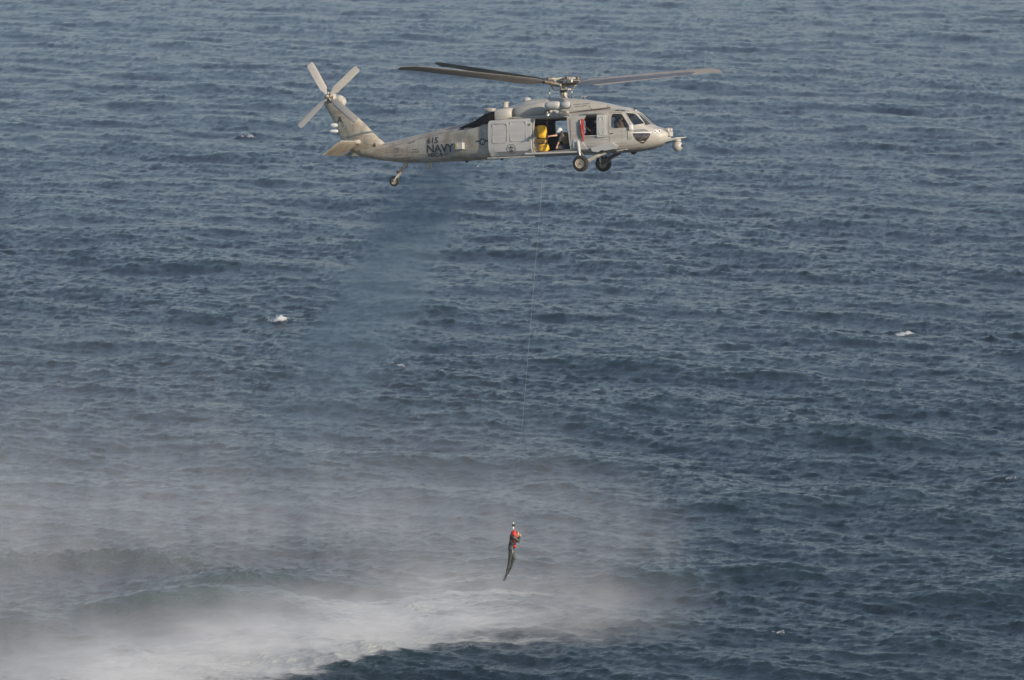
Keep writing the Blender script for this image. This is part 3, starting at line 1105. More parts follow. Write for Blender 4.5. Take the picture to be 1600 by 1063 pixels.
# ---- markings
lettering('615', .235, -5.67, 1.06, 1.05, bold=.010)
lettering('NAVY', .31, -5.67, .70, 1.06, bold=.012)
lettering('HSC-9', .145, -5.63, .52, 1.2, bold=.006)
lettering('167847', .085, -6.43, .70, 1.15, M_MARKL)
obj('stencil_line', seam([(-6.35, .845), (-6.14, .845)], .035), M_MARKL, heli)
for x0_, x1_, z0_ in ((.64, .95, 2.35), (1.0, 1.28, 2.365), (.70, .90, 2.27), (.95, 1.20, 2.28)):
    obj('stencil_line', seam([(x0_, z0_), (x1_, z0_ + .012)], .028, -1, CB, .008), M_MARKL, heli)
# national insignia: dark disc outline, star, bars
sx, sz = -3.10, 1.03
strips('insignia_disc', [circle(sx, sz, .14, 24)], M_MARK, .006)
strips('insignia_bar', [[(sx - .30, sz - .01), (sx - .13, sz - .01), (sx - .13, sz + .06), (sx - .30, sz + .06)]], M_MARK, .0065)
strips('insignia_bar', [[(sx + .13, sz - .01), (sx + .26, sz - .01), (sx + .26, sz + .06), (sx + .13, sz + .06)]], M_MARK, .0065)
star = []
for k in range(10):
    r = .125 if k % 2 == 0 else .052
    a = pi / 2 + k * pi / 5
    star.append((sx + r * cos(a), sz + r * sin(a)))
strips('insignia_star', [star], M_HULL, .010)
# chaff dispenser box with its open front
obj('dispenser_box', box((-4.10, surf_y(-4.1, .90) - .10, .90), (.34, .24, .27), rot=(0, 0, -.12), bevel=.012), M_DOOR, heli)
obj('dispenser_back', box((-4.29, surf_y(-4.29, .90) - .09, .90), (.05, .24, .28), rot=(0, 0, -.12), bevel=.012), M_TANP, heli)
obj('dispenser_face', box((-4.19, surf_y(-4.20, .90) - .24, .91), (.10, .02, .17), rot=(0, 0, -.12), bevel=.005), M_HOSE, heli)
# tail boom seams
for xx in (-7.56, -6.61):
    a = np.interp(xx, [-7.56, -6.61], [1.10, 1.30])
    obj('boom_frame_seam', seam([(xx, .46), (xx + .02, a - .03)], .022), M_SEAM, heli)
obj('boom_seam', seam([(-8.0, .90), (-7.46, .985), (-6.0, 1.27), (-4.5, 1.55)], .016), M_SEAM, heli)
for zz in (.55, .66, .77, .88):
    obj('boom_seam', seam([(-7.5, zz), (-6.66, zz - .02)], .007), M_SEAMS, heli)
    obj('boom_seam', seam([(-4.6 if zz > .6 else -6.5, zz + .08 - (.2 if zz < .6 else 0)), (-3.5, zz + .06 - (.2 if zz < .6 else 0))], .008), M_SEAMS, heli)
obj('access_panel', strips('ap_', [rrect(-7.2, -6.95, .74, .95, .03)], M_SEAMS, .005).data, None, heli)
bpy.data.objects.remove(bpy.data.objects['ap_'])
obj('boom_slot', seam([(-6.55, 1.10), (-6.25, 1.17)], .035), M_SEAM, heli)
obj('boom_slot', seam([(-5.05, .56), (-4.72, .62)], .03), M_SEAM, heli)
obj('panel_seam', seam([(-3.42, .42), (-3.42, 1.5)], .008), M_SEAMS, heli)

for xx in (-6.1, -4.55, -3.9):
    obj('panel_seam', seam([(xx, .42), (xx, 1.0 if xx > -5.8 else .9), (xx + .01, 1.35 + .1 * (xx + 6))], .011), M_SEAMS, heli)
for xx in (.66, 2.2):
    obj('panel_seam', seam([(xx, .62 if xx < 1 else .45), (xx, .72)], .012), M_SEAMS, heli)
for pts, wd in (([(2.25, .60), (3.1, .62), (3.9, .80)], .012), ([(3.20, .50), (3.22, .62)], .02), ([(1.2, .92), (2.2, .90)], .01), ([(3.85, .75), (3.92, 1.08)], .012), ([(2.62, 1.20), (3.05, 1.20)], .012)):
    obj('panel_seam', seam(pts, wd), M_SEAMS, heli)
for x0_, z0_, L_ in ((-7.2, .62, .35), (-6.9, .50, .5), (-4.6, .42, .6), (1.6, .50, .4)):
    obj('oil_streak', patch([rpoly([(x0_, z0_), (x0_ + L_, z0_ + .02), (x0_ + L_, z0_ + .06), (x0_ + .1, z0_ + .045)], .03)], None, .0045, -1), M_STREAK, heli, 60)

# ---- belly fittings
obj('belly_antenna', box((-5.87, 0, .20), (.27, .04, .27), bevel=.01), M_EDGE, heli)
obj('belly_antenna', box((-5.87, 0, .07), (.34, .10, .03), bevel=.008), M_EDGE, heli)
obj('belly_light', lathe([(.06, 0), (.06, -.10), (.035, -.15), (.0, -.17)], (-5.26, 0, .33)), M_WHITE, heli, 40)
obj('belly_light_ring', lathe([(.04, 0), (.045, -.02), (.04, -.03)], (-5.26, 0, .20)), M_RED, heli, 40)
obj('belly_wand', tube([(-3.26, -.5, .40), (-3.54, -.62, .06)], [.03, .022], 8), M_WHITE, heli, 60)
obj('belly_knob', lathe([(.05, 0), (.06, -.05), (.04, -.10), (0, -.11)], (-4.10, -.3, .34)), M_BLK, heli, 40)
obj('belly_knob', lathe([(.05, 0), (.06, -.05), (.04, -.10), (0, -.11)], (-2.53, -.5, .37)), M_BLK, heli, 40)
obj('belly_knob', lathe([(.12, 0), (.12, -.05), (.08, -.11), (0, -.12)], (2.90, -.1, .40)), M_BLK, heli, 40)

# ---- tail pylon, stabilator, tail rotor
PY = [(0.62, -8.72, -7.62, .20), (0.85, -9.10, -7.55, .22), (1.10, -9.45, -7.66, .215), (1.38, -9.63, -7.98, .20), (1.70, -9.75, -8.29, .18), (2.0, -9.87, -8.57, .165), (2.4, -10.05, -9.03, .15), (2.75, -10.26, -9.42, .15), (2.92, -10.34, -9.60, .12), (2.98, -10.30, -9.72, .05)]
bm = bmesh.new()
rings = []
for z, xr, xf, th in PY:
    r = []
    for k in range(26):
        t = 2 * pi * (k + .5) / 26
        u = (1 + cos(t)) / 2
        x = xr + (xf - xr) * u
        y = th * math.sin(t) * (0.45 + .75 * u) if abs(sin(t)) > 0 else 0
        r.append((x, y, z))
    rings.append(r)
add_ring_loft(bm, rings)
PB = bvh_of(bm)
pyl = obj('tail_pylon', bm, M_TAIL, heli, 50)
obj('pylon_seam', seam([(-9.62, 1.52), (-8.95, 1.42), (-8.2, 1.05), (-7.7, .95)], .012, -1, PB), M_SEAMS, heli)
obj('pylon_seam', seam([(-9.80, 1.95), (-9.35, 1.95), (-9.3, 1.6)], .012, -1, PB), M_SEAMS, heli)
obj('pylon_seam', seam([(-8.85, 2.2), (-9.9, 2.32)], .010, -1, PB), M_SEAMS, heli)
obj('tail_gearbox', (lambda b: (add_ell(b, (-9.62, 0, 2.96), (.30, .20, .22), rot=(0, .5, 0)), add_lathe(b, [(.20, -.15), (.20, .20), (.12, .34)], (-9.93, 0, 3.08), (0, -1, 0.12), 20), b)[2])(bmesh.new()), M_EDGE, heli, 60)
for z_, x_, rr in ((1.97, -9.95, .085), (1.73, -9.98, .07)):
    obj('pylon_light', lathe([(0, -.02), (rr * .8, 0), (rr, .05), (rr, .24), (rr * .6, .32), (0, .33)], (x_ - .08, 0 if z_ > 1.8 else -.02, z_), (1, 0, 0)), M_WHITE, heli, 40)
lettering('A', .215, -9.72, 2.08, 1.05, M_MARK, PB, bold=.008)
lettering('J', .175, -9.52, 1.93, 1.05, M_MARKL, PB, bold=.004)
lettering('4', .18, -8.20, 1.00, 1.1, M_MARK, PB, bold=.012)

st = link(bpy.data.objects.new('stabilator', None), heli)
for s in (-1, 1):
    bm = bmesh.new()
    ca, sa = cos(radians(34)), sin(radians(34))
    rings = []
    for yy, ch in ((.16, 1.0), (2.19, .93)):
        r = []
        for u, tt in ((0, 0), (.04, .03), (.15, .05), (.4, .055), (.75, .03), (1, .004), (1, -.004), (.75, -.02), (.4, -.04), (.15, -.04), (.04, -.025)):
            cx, cz = -u * ch, tt
            r.append((-8.76 + cx * ca + cz * -sa * -1 * -1, s * yy, 1.265 + cx * sa + cz * ca))
        rings.append(r)
    add_ring_loft(bm, rings)
    obj('stabilator_half', bm, M_STABU if s == -1 else M_EDGE, st, 30)
    obj('stabilator_edge', tube([(-8.75, s * .2, 1.27), (-8.76, s * 2.2, 1.27)], .028, 8), M_EDGE, st, 60)
    obj('tip_cap', tube([(-8.76, s * 2.2, 1.27), (-9.53, s * 2.2, .75)], .018, 6), M_EDGE, st, 60)
obj('stabilator_hinge', lathe([(0, -.55), (.09, -.5), (.10, 0), (.09, .5), (0, .55)], (-8.80, 0, 1.26), (0, 1, 0)), M_EDGE, st, 40)

tr = link(bpy.data.objects.new('tail_rotor', None), heli)
TC = Vector((-9.93, -.42, 3.11))
tn = Vector((0, -cos(radians(14)), sin(radians(14))))
tu = Vector((1, 0, 0))
tv = tn.cross(tu).normalized()
if tv.z < 0:
    tv = -tv
obj('tail_hub', lathe([(.16, -.10), (.17, 0), (.10, .03), (.09, .10), (.0, .12)], TC, tn), M_HUB, tr, 40)
for k in range(5):
    a = 2 * pi * k / 5 + .3
    obj('hub_link', tube([TC + (tu * cos(a) + tv * sin(a)) * .07 + tn * .06, TC + (tu * cos(a) + tv * sin(a)) * .20 + tn * .02], .025, 6), M_HUBL, tr)
obj('hub_cap', lathe([(.06, 0), (.06, .08), (0, .10)], TC + tn * .10, tn), M_HUBL, tr, 40)
for a_ in (43, 122, 225, 321):
    a = radians(a_)
    d = tu * cos(a) + tv * sin(a)
    e = -tu * sin(a) + tv * cos(a)
    bm = bmesh.new()
    rings = []
    for s_, ch in ((.14, .10), (.30, .16), (.42, .29), (1.1, .31), (1.60, .30), (1.68, .22)):
        rr = []
        pt = radians(22 - 16 * s_ / 1.68)
        for u, tt in ((-.5, 0), (-.4, .045), (-.15, .06), (.5, .004), (-.15, -.05), (-.4, -.04)):
            q = e * (u * ch) + tn * 0
            q = e * (u * ch * cos(pt) - tt * ch * sin(pt)) + tn * (u * ch * sin(pt) + tt * ch * cos(pt))
            rr.append(TC + d * s_ + tn * .05 + q)
        rings.append(rr)
    add_ring_loft(bm, rings)
    obj('tail_rotor_blade', bm, M_TBLADE, tr, 40)
obj('tail_light', lathe([(.04, 0), (.04, .08), (.0, .10)], (-9.88, 0, 3.26)), M_RED, heli, 40)

# ---- main rotor
mr = link(bpy.data.objects.new('main_rotor', None), heli)
obj('mast', lathe([(.17, 0), (.15, .08), (.14, .12), (.14, .55), (.17, .6)], (0, 0, 2.62)), M_RIM, mr, 40)
obj('mast_sleeve', lathe([(.14, 0), (.145, .06), (.14, .12)], (0, 0, 2.86)), M_BLK, mr, 40)
bm = bmesh.new()
add_lathe(bm, [(.20, -.07), (.30, -.05), (.34, .0), (.30, .06), (.16, .09)], (0, 0, 3.22))
obj('rotor_hub', bm, M_HUB, mr, 40)
bm = bmesh.new()
add_lathe(bm, [(.30, -.03), (.36, -.02), (.36, .02), (.30, .03)], (0, 0, 2.99))
obj('swashplate', bm, M_HUBL, mr, 40)
BL = {'LT': (-4.009, -7.171, 3.98, 1), 'LA': (-7.043, 4.002, 4.487, 1), 'RA': (4.091, 7.069, 3.782, 1), 'RT': (7.128, -4.107, 3.316, 1)}
obj('vibration_absorber', (lambda b: (add_lathe(b, [(.05, 0), (.12, 0), (.12, .05), (.05, .05)], (0, 0, 3.39)), [add_tube(b, [(0, 0, 3.42), (.55 * cos(a), .55 * sin(a), 3.43)], [.06, .035], 6) for a in (.6, .6 + pi / 2, .6 + pi, .6 + 1.5 * pi)], b)[2])(bmesh.new()), M_HUBL, mr)
for a in (.6, .6 + pi / 2, .6 + pi, .6 + 1.5 * pi):
    obj('absorber_weight', lathe([(.05, -.06), (.085, -.05), (.085, .05), (.05, .06)], (.60 * cos(a), .60 * sin(a), 3.43), (0, 0, 1), 12), M_HUB, mr, 40)
for key, (tx, ty, tz, _) in BL.items():
    H0 = Vector((0, 0, 3.22))
    d = Vector((tx, ty, 0)).normalized()
    e = Vector((-d.y, d.x, 0))       # leading edge side (turning anticlockwise from above)
    R_ = 8.18
    rise = tz - 3.22
    bm = bmesh.new()
    rings = []
    for s_ in (.95, 1.25, 1.5, 2.0, 3.0, 4.0, 5.0, 6.0, 6.8, 7.4, 7.7, 8.0, 8.18):
        ch = .18 if s_ < 1.0 else (.36 if s_ < 1.3 else .53)
        sweep = 0 if s_ < 7.6 else -(s_ - 7.6) * .36
        if s_ > 7.99:
            ch = .45 if s_ < 8.1 else .36
        z = rise * (s_ / R_) ** .92
        pt = radians((34 if key in ('LA', 'RA') else 26) - 11 * s_ / R_)
        rr = []
        for u, tt in ((.25, 0), (.24, .012), (.18, .035), (.05, .047), (-.2, .04), (-.5, .018), (-.75, .003), (-.75, -.003), (-.5, -.012), (-.2, -.028), (.05, -.035), (.18, -.028), (.24, -.012)):
            uu = u * ch + sweep
            rr.append(H0 + d * s_ + Vector((0, 0, z)) + e * (uu * cos(pt) - tt * ch * 1.0 * sin(pt)) + Vector((0, 0, uu * sin(pt) + tt * ch * cos(pt))))
        rings.append(rr)
    add_ring_loft(bm, rings)
    b = obj('rotor_blade', bm, M_BLADE, mr, 30)
    zz = rise * .9 / R_
    obj('blade_cuff', tube([H0 + d * .30, H0 + d * .62 + Vector((0, 0, rise * .05)), H0 + d * 1.02 + Vector((0, 0, rise * .12))], [.12, .10, .07], 10), M_HUB, mr, 40)
    obj('lead_lag_damper', tube([H0 + d * .25 - e * .16 + Vector((0, 0, .07)), H0 + d * .70 - e * .14 + Vector((0, 0, .08))], [.085, .06], 8), M_HUBL, mr, 40)
    obj('pitch_horn', tube([H0 + d * .48, H0 + d * .42 + e * .32 + Vector((0, 0, -.05))], [.06, .035], 8), M_HUBL, mr, 40)
    obj('pitch_link', tube([H0 + d * .42 + e * .32 + Vector((0, 0, -.02)), H0 + d * .30 + e * .22 + Vector((0, 0, -.26))], .022, 6), M_STEEL, mr)
    obj('droop_stop', box(H0 + d * .40 + Vector((0, 0, .12)), (.12, .12, .10), rot=(0, 0, math.atan2(d.y, d.x)), bevel=.015), M_STEEL, mr)
for sx_, sy_ in ((-.50, -.3), (.44, -.3), (-.05, .5)):
    obj('control_rod', tube([(sx_, sy_, 2.55), (sx_, sy_ * .9, 3.02)], .016, 6), M_BLK, mr)
    obj('rod_end', lathe([(.03, -.04), (.035, 0), (.03, .04)], (sx_, sy_ * .95, 2.86), n=8), M_HUBL, mr)
for k in range(8):
    a = 2 * pi * k / 8 + .2
    obj('hub_bolt', lathe([(.03, 0), (.04, .05), (.03, .09)], (.24 * cos(a), .24 * sin(a), 3.28), n=8), M_HUBL if k % 2 else M_STEEL, mr)


for k in range(12):
    a = 2 * pi * k / 12 + .1
    obj('hub_fitting', box((.46 * cos(a), .46 * sin(a), 3.16 + .10 * (k % 3)), (.10, .07, .09), rot=(0, 0, a), bevel=.012), (M_HUBL, M_HUB, M_STEEL)[k % 3], mr)


# ---- landing gear
def wheel(cx, cy, cz, R, wd, parent, side=-1):
    ax = (0, 1, 0)
    w_ = link(bpy.data.objects.new('wheel', None), parent)
    obj('tyre', lathe([(R * .58, -wd * .42), (R * .80, -wd * .5), (R * .95, -wd * .38), (R, -wd * .12), (R, wd * .12), (R * .95, wd * .38), (R * .80, wd * .5), (R * .58, wd * .42), (R * .58, -wd * .42)], (cx, cy, cz), ax, 32), M_RUBBER, w_, 60)
    obj('rim', lathe([(0, -wd * .30), (R * .12, -wd * .30), (R * .15, -wd * .22), (R * .30, -wd * .2), (R * .34, -wd * .34), (R * .40, -wd * .34), (R * .42, -wd * .25), (R * .52, -wd * .28), (R * .60, -wd * .43), (R * .60, wd * .43), (R * .4, wd * .3), (0, wd * .3)], (cx, cy, cz), ax, 24), M_RIM, w_, 30)
    obj('wheel_nut', lathe([(.0, -wd * .44), (R * .10, -wd * .43), (R * .11, -wd * .3), (R * .1, -wd * .2)], (cx, cy, cz), ax, 8), M_HUB, w_, 30)
    return w_


for s in (-1, 1):
    lg = link(bpy.data.objects.new('main_landing_gear', None), heli)
    X0 = 1.10
    wheel(X0, s * 1.36, .0, .325, .24, lg)
    obj('axle', tube([(X0, s * 1.10, 0), (X0, s * 1.36, 0)], .05, 10), M_STEEL, lg)
    obj('shock_strut', tube([(.96, s * 1.22, .88), (1.0, s * 1.20, .45)], .065, 12), M_DOOR, lg, 60)
    obj('oleo', tube([(1.0, s * 1.20, .46), (1.06, s * 1.16, .02)], .042, 10), M_CHROME, lg, 60)
    obj('drag_beam', tube([(X0, s * 1.14, 0), (1.5, s * 1.02, .22), (2.0, s * .88, .42)], [.065, .075, .085], 10), M_EDGE if s < 0 else M_HUB, lg, 60)
    obj('brake_line', tube([(X0 + .05, s * 1.2, -.08), (1.6, s * 1.05, .18)], .012, 5), M_HUBL, lg)
    obj('torque_link', tube([(1.04, s * 1.2, .46), (1.22, s * 1.17, .25), (1.10, s * 1.16, .05)], .022, 6), M_STEEL, lg)
    # fairing over the beam root
    bm = prism([(1.50, .60), (1.56, .46), (1.80, .42), (1.95, .50), (2.10, .47), (2.48, .52), (2.60, .64), (2.38, .78), (1.95, .72)], s * .93, s * 1.26)
    obj('beam_fairing', bm, M_DOOR, lg)
    obj('step', box((2.72, s * 1.0, .46), (.42, .18, .04), rot=(0, -.15, 0), bevel=.01), M_EDGE, lg)
    obj('strut_fairing', patch([rpoly([(.74, .60), (1.34, .52), (1.10, .96), (.78, .98)], .06)], -.01, .05, s), M_DOOR, lg)
lg = link(bpy.data.objects.new('tail_landing_gear', None), heli)
wheel(-7.37, 0, -.385, .21, .14, lg)
for s in (-1, 1):
    obj('fork', tube([(-7.37, s * .10, -.385), (-7.20, s * .08, -.16), (-7.12, 0, -.06)], .036, 8), M_EDGE, lg, 60)
obj('shock_strut', tube([(-7.14, 0, -.10), (-6.75, 0, .40)], [.06, .08], 10), M_TANP, lg, 60)
obj('oleo', tube([(-7.16, .0, .02), (-7.35, 0, .44)], .028, 8), M_CHROME, lg, 60)
obj('torque_link', box((-7.20, -.02, -.02), (.10, .05, .14), rot=(0, .3, 0), bevel=.01), M_HUB, lg)
# equipment rack behind the gunner's window and cabin fittings
obj('cabin_seat', box((-.25, .75, .85), (.9, .45, .08), bevel=.02), M_SUITD, heli)
obj('cockpit_seat', box((2.42, -.55, 1.15), (.14, .5, 1.0), bevel=.04), M_DARK, heli)
obj('cockpit_seat', box((2.42, .55, 1.15), (.14, .5, 1.0), bevel=.04), M_DARK, heli)
obj('instrument_panel', box((3.25, 0, 1.22), (.2, 1.2, .25), bevel=.03), M_DARK, heli)


# ---------------------------------------------------------------- people
def blob(name, parts, mat, parent, voxel=.011, smooth=3):
    """tapered limbs and ellipsoids fused into one continuous skin"""
    bm = bmesh.new()
    for p in parts:
        if p[0] == 'e':
            add_ell(bm, p[1], p[2], p[3] if len(p) > 3 else None, 14, 10)
        else:
            a, b, ra, rb = Vector(p[0]), Vector(p[1]), p[2], p[3]
            L = max((b - a).length, 1e-4)
            add_tube(bm, [a, b], [ra, rb], 12)
            add_ell(bm, a, (ra,) * 3, None, 12, 8)
            add_ell(bm, b, (rb,) * 3, None, 12, 8)
    me = bpy.data.meshes.new(name)
    bmesh.ops.recalc_face_normals(bm, faces=bm.faces)
    bm.to_mesh(me)
    bm.free()
    o = bpy.data.objects.new(name, me)
    COL.objects.link(o)
    md = o.modifiers.new('r', 'REMESH')
    md.mode = 'VOXEL'
    md.voxel_size = voxel
    if smooth:
        sm = o.modifiers.new('s', 'SMOOTH')
        sm.iterations = smooth
        sm.factor = .5
    bpy.context.view_layer.update()
    new = bpy.data.meshes.new_from_object(o.evaluated_get(bpy.context.evaluated_depsgraph_get()))
    bpy.data.objects.remove(o)
    bpy.data.meshes.remove(me)
    return obj(name, new, mat, parent, 180)


def hand(wr, d, up, curl=.5, s=1.0):
    """palm, four unequal bent fingers and a side thumb, as limb pieces rooted at the wrist"""
    wr, d = Vector(wr), Vector(d).normalized()
    up = Vector(up)
    up = (up - d * up.dot(d)).normalized()
    sd = d.cross(up)
    out = [(wr, wr + d * .09 * s, .026 * s, .034 * s)]
    for k, ln in enumerate((.070, .080, .074, .058)):
        r = wr + d * .085 * s + sd * (k - 1.5) * .021 * s
        dd = (d * cos(curl) - up * sin(curl)).normalized()
        m = r + dd * ln * .5 * s
        d2 = (d * cos(curl * 2.2) - up * sin(curl * 2.2)).normalized()
        out += [(r, m, .0105 * s, .0095 * s), (m, m + d2 * ln * .5 * s, .0095 * s, .0080 * s)]
    t0 = wr + d * .03 * s - sd * .03 * s
    t1 = t0 + (d * .7 - sd * .6).normalized() * .045 * s
    out += [(t0, t1, .013 * s, .011 * s), (t1, t1 + (d - up * .7).normalized() * .03 * s, .011 * s, .009 * s)]
    return out


def person(J, parent, M, mats, head_dir, vest=None, helmet=True, bare_forearm=False, voxel=.012, boots=True):
    """J holds joint positions. One continuous body; clothes and helmet are its children."""
    e = link(bpy.data.objects.new('person', None))
    e.matrix_world = M @ Matrix.Translation(J['base'])
    off = -Vector(J['base'])
    P = {k: (Vector(v) + off) for k, v in J.items()}
    hd = Vector(head_dir).normalized()
    H = P['head']
    nk = P['neck']
    chest, pel = P['chest'], P['pelvis']
    shl, shr = P['shl'], P['shr']
    upv = (H - nk).normalized()
    side = hd.cross(upv).normalized()
    shd = (shr - shl).normalized()
    body = [(pel, chest, .125, .135), (chest, nk, .135, .06), (nk, H, .055, .06),
            ('e', H + upv * .02, (.085, .085, .115)), (H - upv * .05 + hd * .02, H - upv * .07 + hd * .055, .06, .045),
            (H + hd * .08 - upv * .005, H + hd * .105 - upv * .025, .012, .016),
            ('e', H + side * .085, (.015, .02, .03)), ('e', H - side * .085, (.015, .02, .03)),
            (shl, shr, .075, .075), (P['hipl'], P['hipr'], .11, .11)]
    suit = [(pel, chest, .145, .155), (chest, nk - upv * .03, .15, .085), (shl, shr, .09, .09), (P['hipl'], P['hipr'], .125, .125)]
    for s in 'lr':
        sh, el, wr, hp, kn, an, to = (P[k + s] for k in ('sh', 'el', 'wr', 'hip', 'kn', 'an', 'to'))
        fd = (wr - el).normalized()
        body += [(sh, el, .058, .042), (el, wr, .043, .028)] + hand(wr, fd, P['hu' + s] - P['base'] - off if False else Vector(J['hu' + s]), .55)
        body += [(hp, kn, .085, .058), (kn, an, .056, .038), (an, to, .04, .035)]
        suit += [(sh, el, .075, .060)] + ([] if bare_forearm else [(el, wr - fd * .01, .060, .044)])
        suit += [(hp, kn, .105, .078), (kn, an, .072, .046), (an, to, .05, .048)]
    b = blob('body', body, M_SKIN, e, .0095, 2)
    for s in (-1, 1):
        obj('eye', ell(H + hd * .078 + side * s * .032 + upv * .012, (.012,) * 3, seg=8, rings=6), M_WHITE, b, 180)
    obj('mouth', box(H + hd * .092 - upv * .062, (.03, .03, .008)), M_STRAP, b)
    blob('coverall', suit, mats['suit'], e, voxel, 3)
    if boots:
        for s in 'lr':
            blob('boot', [(P['an' + s], P['to' + s], .055, .048), (P['an' + s], P['an' + s].lerp(P['kn' + s], .25), .055, .055)], M_BLK, e, voxel, 2)
    if vest:
        fr = shd.cross((nk - pel).normalized())
        v = blob('vest', [(pel.lerp(chest, .3), chest, .165, .175), (chest, chest.lerp(nk, .55), .17, .12), (shl.lerp(shr, .15), shr.lerp(shl, .15), .105, .105),
                          ('e', chest + hd * .12 - Vector((0, 0, .05)), (.09, .11, .09)), ('e', pel.lerp(chest, .4) + hd * .13, (.06, .10, .06))], vest, e, voxel, 2)
    if helmet:
        hm = blob('helmet', [('e', H + upv * .045 - hd * .012, (.128, .128, .125)), ('e', H + side * .10, (.04, .055, .065)), ('e', H - side * .10, (.04, .055, .065)),
                             (H + upv * .06 + hd * .09 + side * .05, H + upv * .06 + hd * .09 - side * .05, .045, .045)], mats['helmet'], e, voxel, 2)
        bm = bmesh.new()
        add_ell(bm, H + upv * .02 + hd * .070, (.075, .085, .055), None, 14, 10)
        obj('visor', bm, M_VISOR, hm, 180)
        obj('earcup', ell(H - side * .12, (.05, .035, .055), None, 12, 8), M_BLK, hm, 180)
        obj('earcup', ell(H + side * .12, (.05, .035, .055), None, 12, 8), M_BLK, hm, 180)
        obj('microphone_boom', tube([H - side * .12 - upv * .02, H - side * .08 + hd * .10 - upv * .06, H + hd * .13 - upv * .065], .008, 5), M_BLK, hm)
    return e


V3 = Vector
# crewman kneeling in the open doorway, one arm out to the cable
J = dict(base=(.30, -0.93, .53), pelvis=(.42, -0.75, .80), chest=(.33, -0.91, 1.08), neck=(.27, -0.99, 1.20), head=(.185, -1.05, 1.30),
         shl=(.24, -1.13, 1.14), shr=(.34, -0.79, 1.18), ell=(.20, -1.28, .93), wrl=(.12, -1.30, .74), elr=(.08, -1.11, 1.16), wrr=(-.13, -1.37, 1.13), hul=(0, -1, .2), hur=(0, 0, 1),
         hipl=(.42, -0.87, .76), hipr=(.42, -0.63, .76), knl=(.02, -1.05, .66), knr=(-.06, -0.68, .74), anl=(.42, -0.99, .61), anr=(-.02, -0.68, .62), tol=(.52, -0.99, .58), tor=(-.16, -0.71, .59))
# swap so that l is the arm on the sill and r the arm to the cable
p = person(J, heli, HM, {'suit': M_SUITD, 'helmet': M_WHITE}, (-.75, -.45, -.45), M_VEST, bare_forearm=True)
tag(p, 'crewman in white helmet and brown vest kneeling in the open cabin doorway guiding the cable', 'person')

J = dict(base=(1.65, -.45, .53), pelvis=(1.72, -.45, .95), chest=(1.66, -.50, 1.28), neck=(1.62, -.52, 1.45), head=(1.60, -.54, 1.58),
         shl=(1.60, -.33, 1.40), shr=(1.64, -.70, 1.40), ell=(1.38, -.45, 1.22), wrl=(1.22, -.60, 1.34), elr=(1.42, -.88, 1.24), wrr=(1.24, -.92, 1.42), hul=(0, 0, 1), hur=(0, 0, 1),
         hipl=(1.74, -.34, .95), hipr=(1.74, -.56, .95), knl=(1.36, -.34, .95), knr=(1.36, -.6, .95), anl=(1.36, -.34, .62), anr=(1.36, -.6, .62), tol=(1.24, -.34, .59), tor=(1.24, -.6, .59))
p = person(J, heli, HM, {'suit': M_SUITD, 'helmet': M_WHITE}, (-.8, -.55, -.1), M_BLK, bare_forearm=True)
tag(p, 'crew member in white helmet seated at the side window beside the red strap', 'person')

for sy, lab in ((-.55, 'pilot in tan flight suit behind the near cockpit side window, hands on the controls'), (.55, 'far-seat pilot in white helmet seen through the angled windscreen')):
    J = dict(base=(2.55, sy, .53), pelvis=(2.52, sy, .92), chest=(2.48, sy, 1.36), neck=(2.50, sy, 1.60), head=(2.56, sy, 1.76),
             shl=(2.50, sy + .19, 1.52), shr=(2.50, sy - .19, 1.52), ell=(2.60, sy + .28, 1.26), wrl=(2.84, sy + .18, 1.25), elr=(2.58, sy - .30, 1.34), wrr=(2.78, sy - .20, 1.27), hul=(0, 0, 1), hur=(0, 0, 1),
             hipl=(2.55, sy + .11, .92), hipr=(2.55, sy - .11, .92), knl=(2.98, sy + .14, 1.02), knr=(2.98, sy - .14, 1.02), anl=(3.16, sy + .12, .68), anr=(3.16, sy - .12, .68), tol=(3.26, sy + .12, .70), tor=(3.26, sy - .12, .70))
    p = person(J, heli, HM, {'suit': M_SUITT, 'helmet': M_WHITE}, (1, -.1, -.08), None)
    tag(p, lab, 'person')

# yellow raft bag strapped upright in the doorway
bag = link(bpy.data.objects.new('raft_bag', None))
bag.matrix_world = HM @ Matrix.Translation((-.62, -.88, .53))
tag(bag, 'tall bright yellow raft bag with dark straps standing in the open cabin doorway', 'bag')


def bag_section(z0, z1, w0, w1, cx0, cx1, name, seed):
    r = random.Random(seed)
    bm = bmesh.new()
    rings = []
    for i in range(9):
        t = i / 8
        f = (1 - abs(2 * t - 1) ** 5 * .28)
        z = z0 + (z1 - z0) * t
        w_ = (w0 + (w1 - w0) * t) * f
        cx = cx0 + (cx1 - cx0) * t
        rings.append([(cx + w_ * math.copysign(abs(cos(a)) ** .7, cos(a)) * (1 + r.uniform(-.03, .03)), .17 * f * math.copysign(abs(sin(a)) ** .7, sin(a)) * (1 + r.uniform(-.08, .08)), z) for a in [2 * pi * k / 20 for k in range(20)]])
    add_ring_loft(bm, rings)
    return obj(name, bm, M_YEL, bag, 60)


bag_section(.52, 1.05, .21, .19, -.02, -.06, 'bag_top', 1)
bag_section(.33, .53, .18, .19, -.01, -.02, 'bag_middle', 2)
bag_section(.0, .34, .22, .19, .05, .0, 'bag_base', 3)
for z, h, nm in ((.535, .035, 'strap'), (.335, .03, 'strap')):
    obj(nm, lathe([(.19, 0), (.215, 0), (.215, h), (.19, h), (.19, 0)], (0, 0, z - .02), n=20), M_BLK, bag)
obj('strap', box((-.03, -.19, .43), (.34, .02, .03), rot=(0, .25, 0)), M_VEST, bag)
obj('buckle', box((.12, -.20, .40), (.07, .04, .10), bevel=.01), M_VEST, bag)
obj('handle', tube([(-.14, -.18, .25), (-.04, -.23, .20), (.08, -.18, .25)], .014, 6), M_VEST, bag)

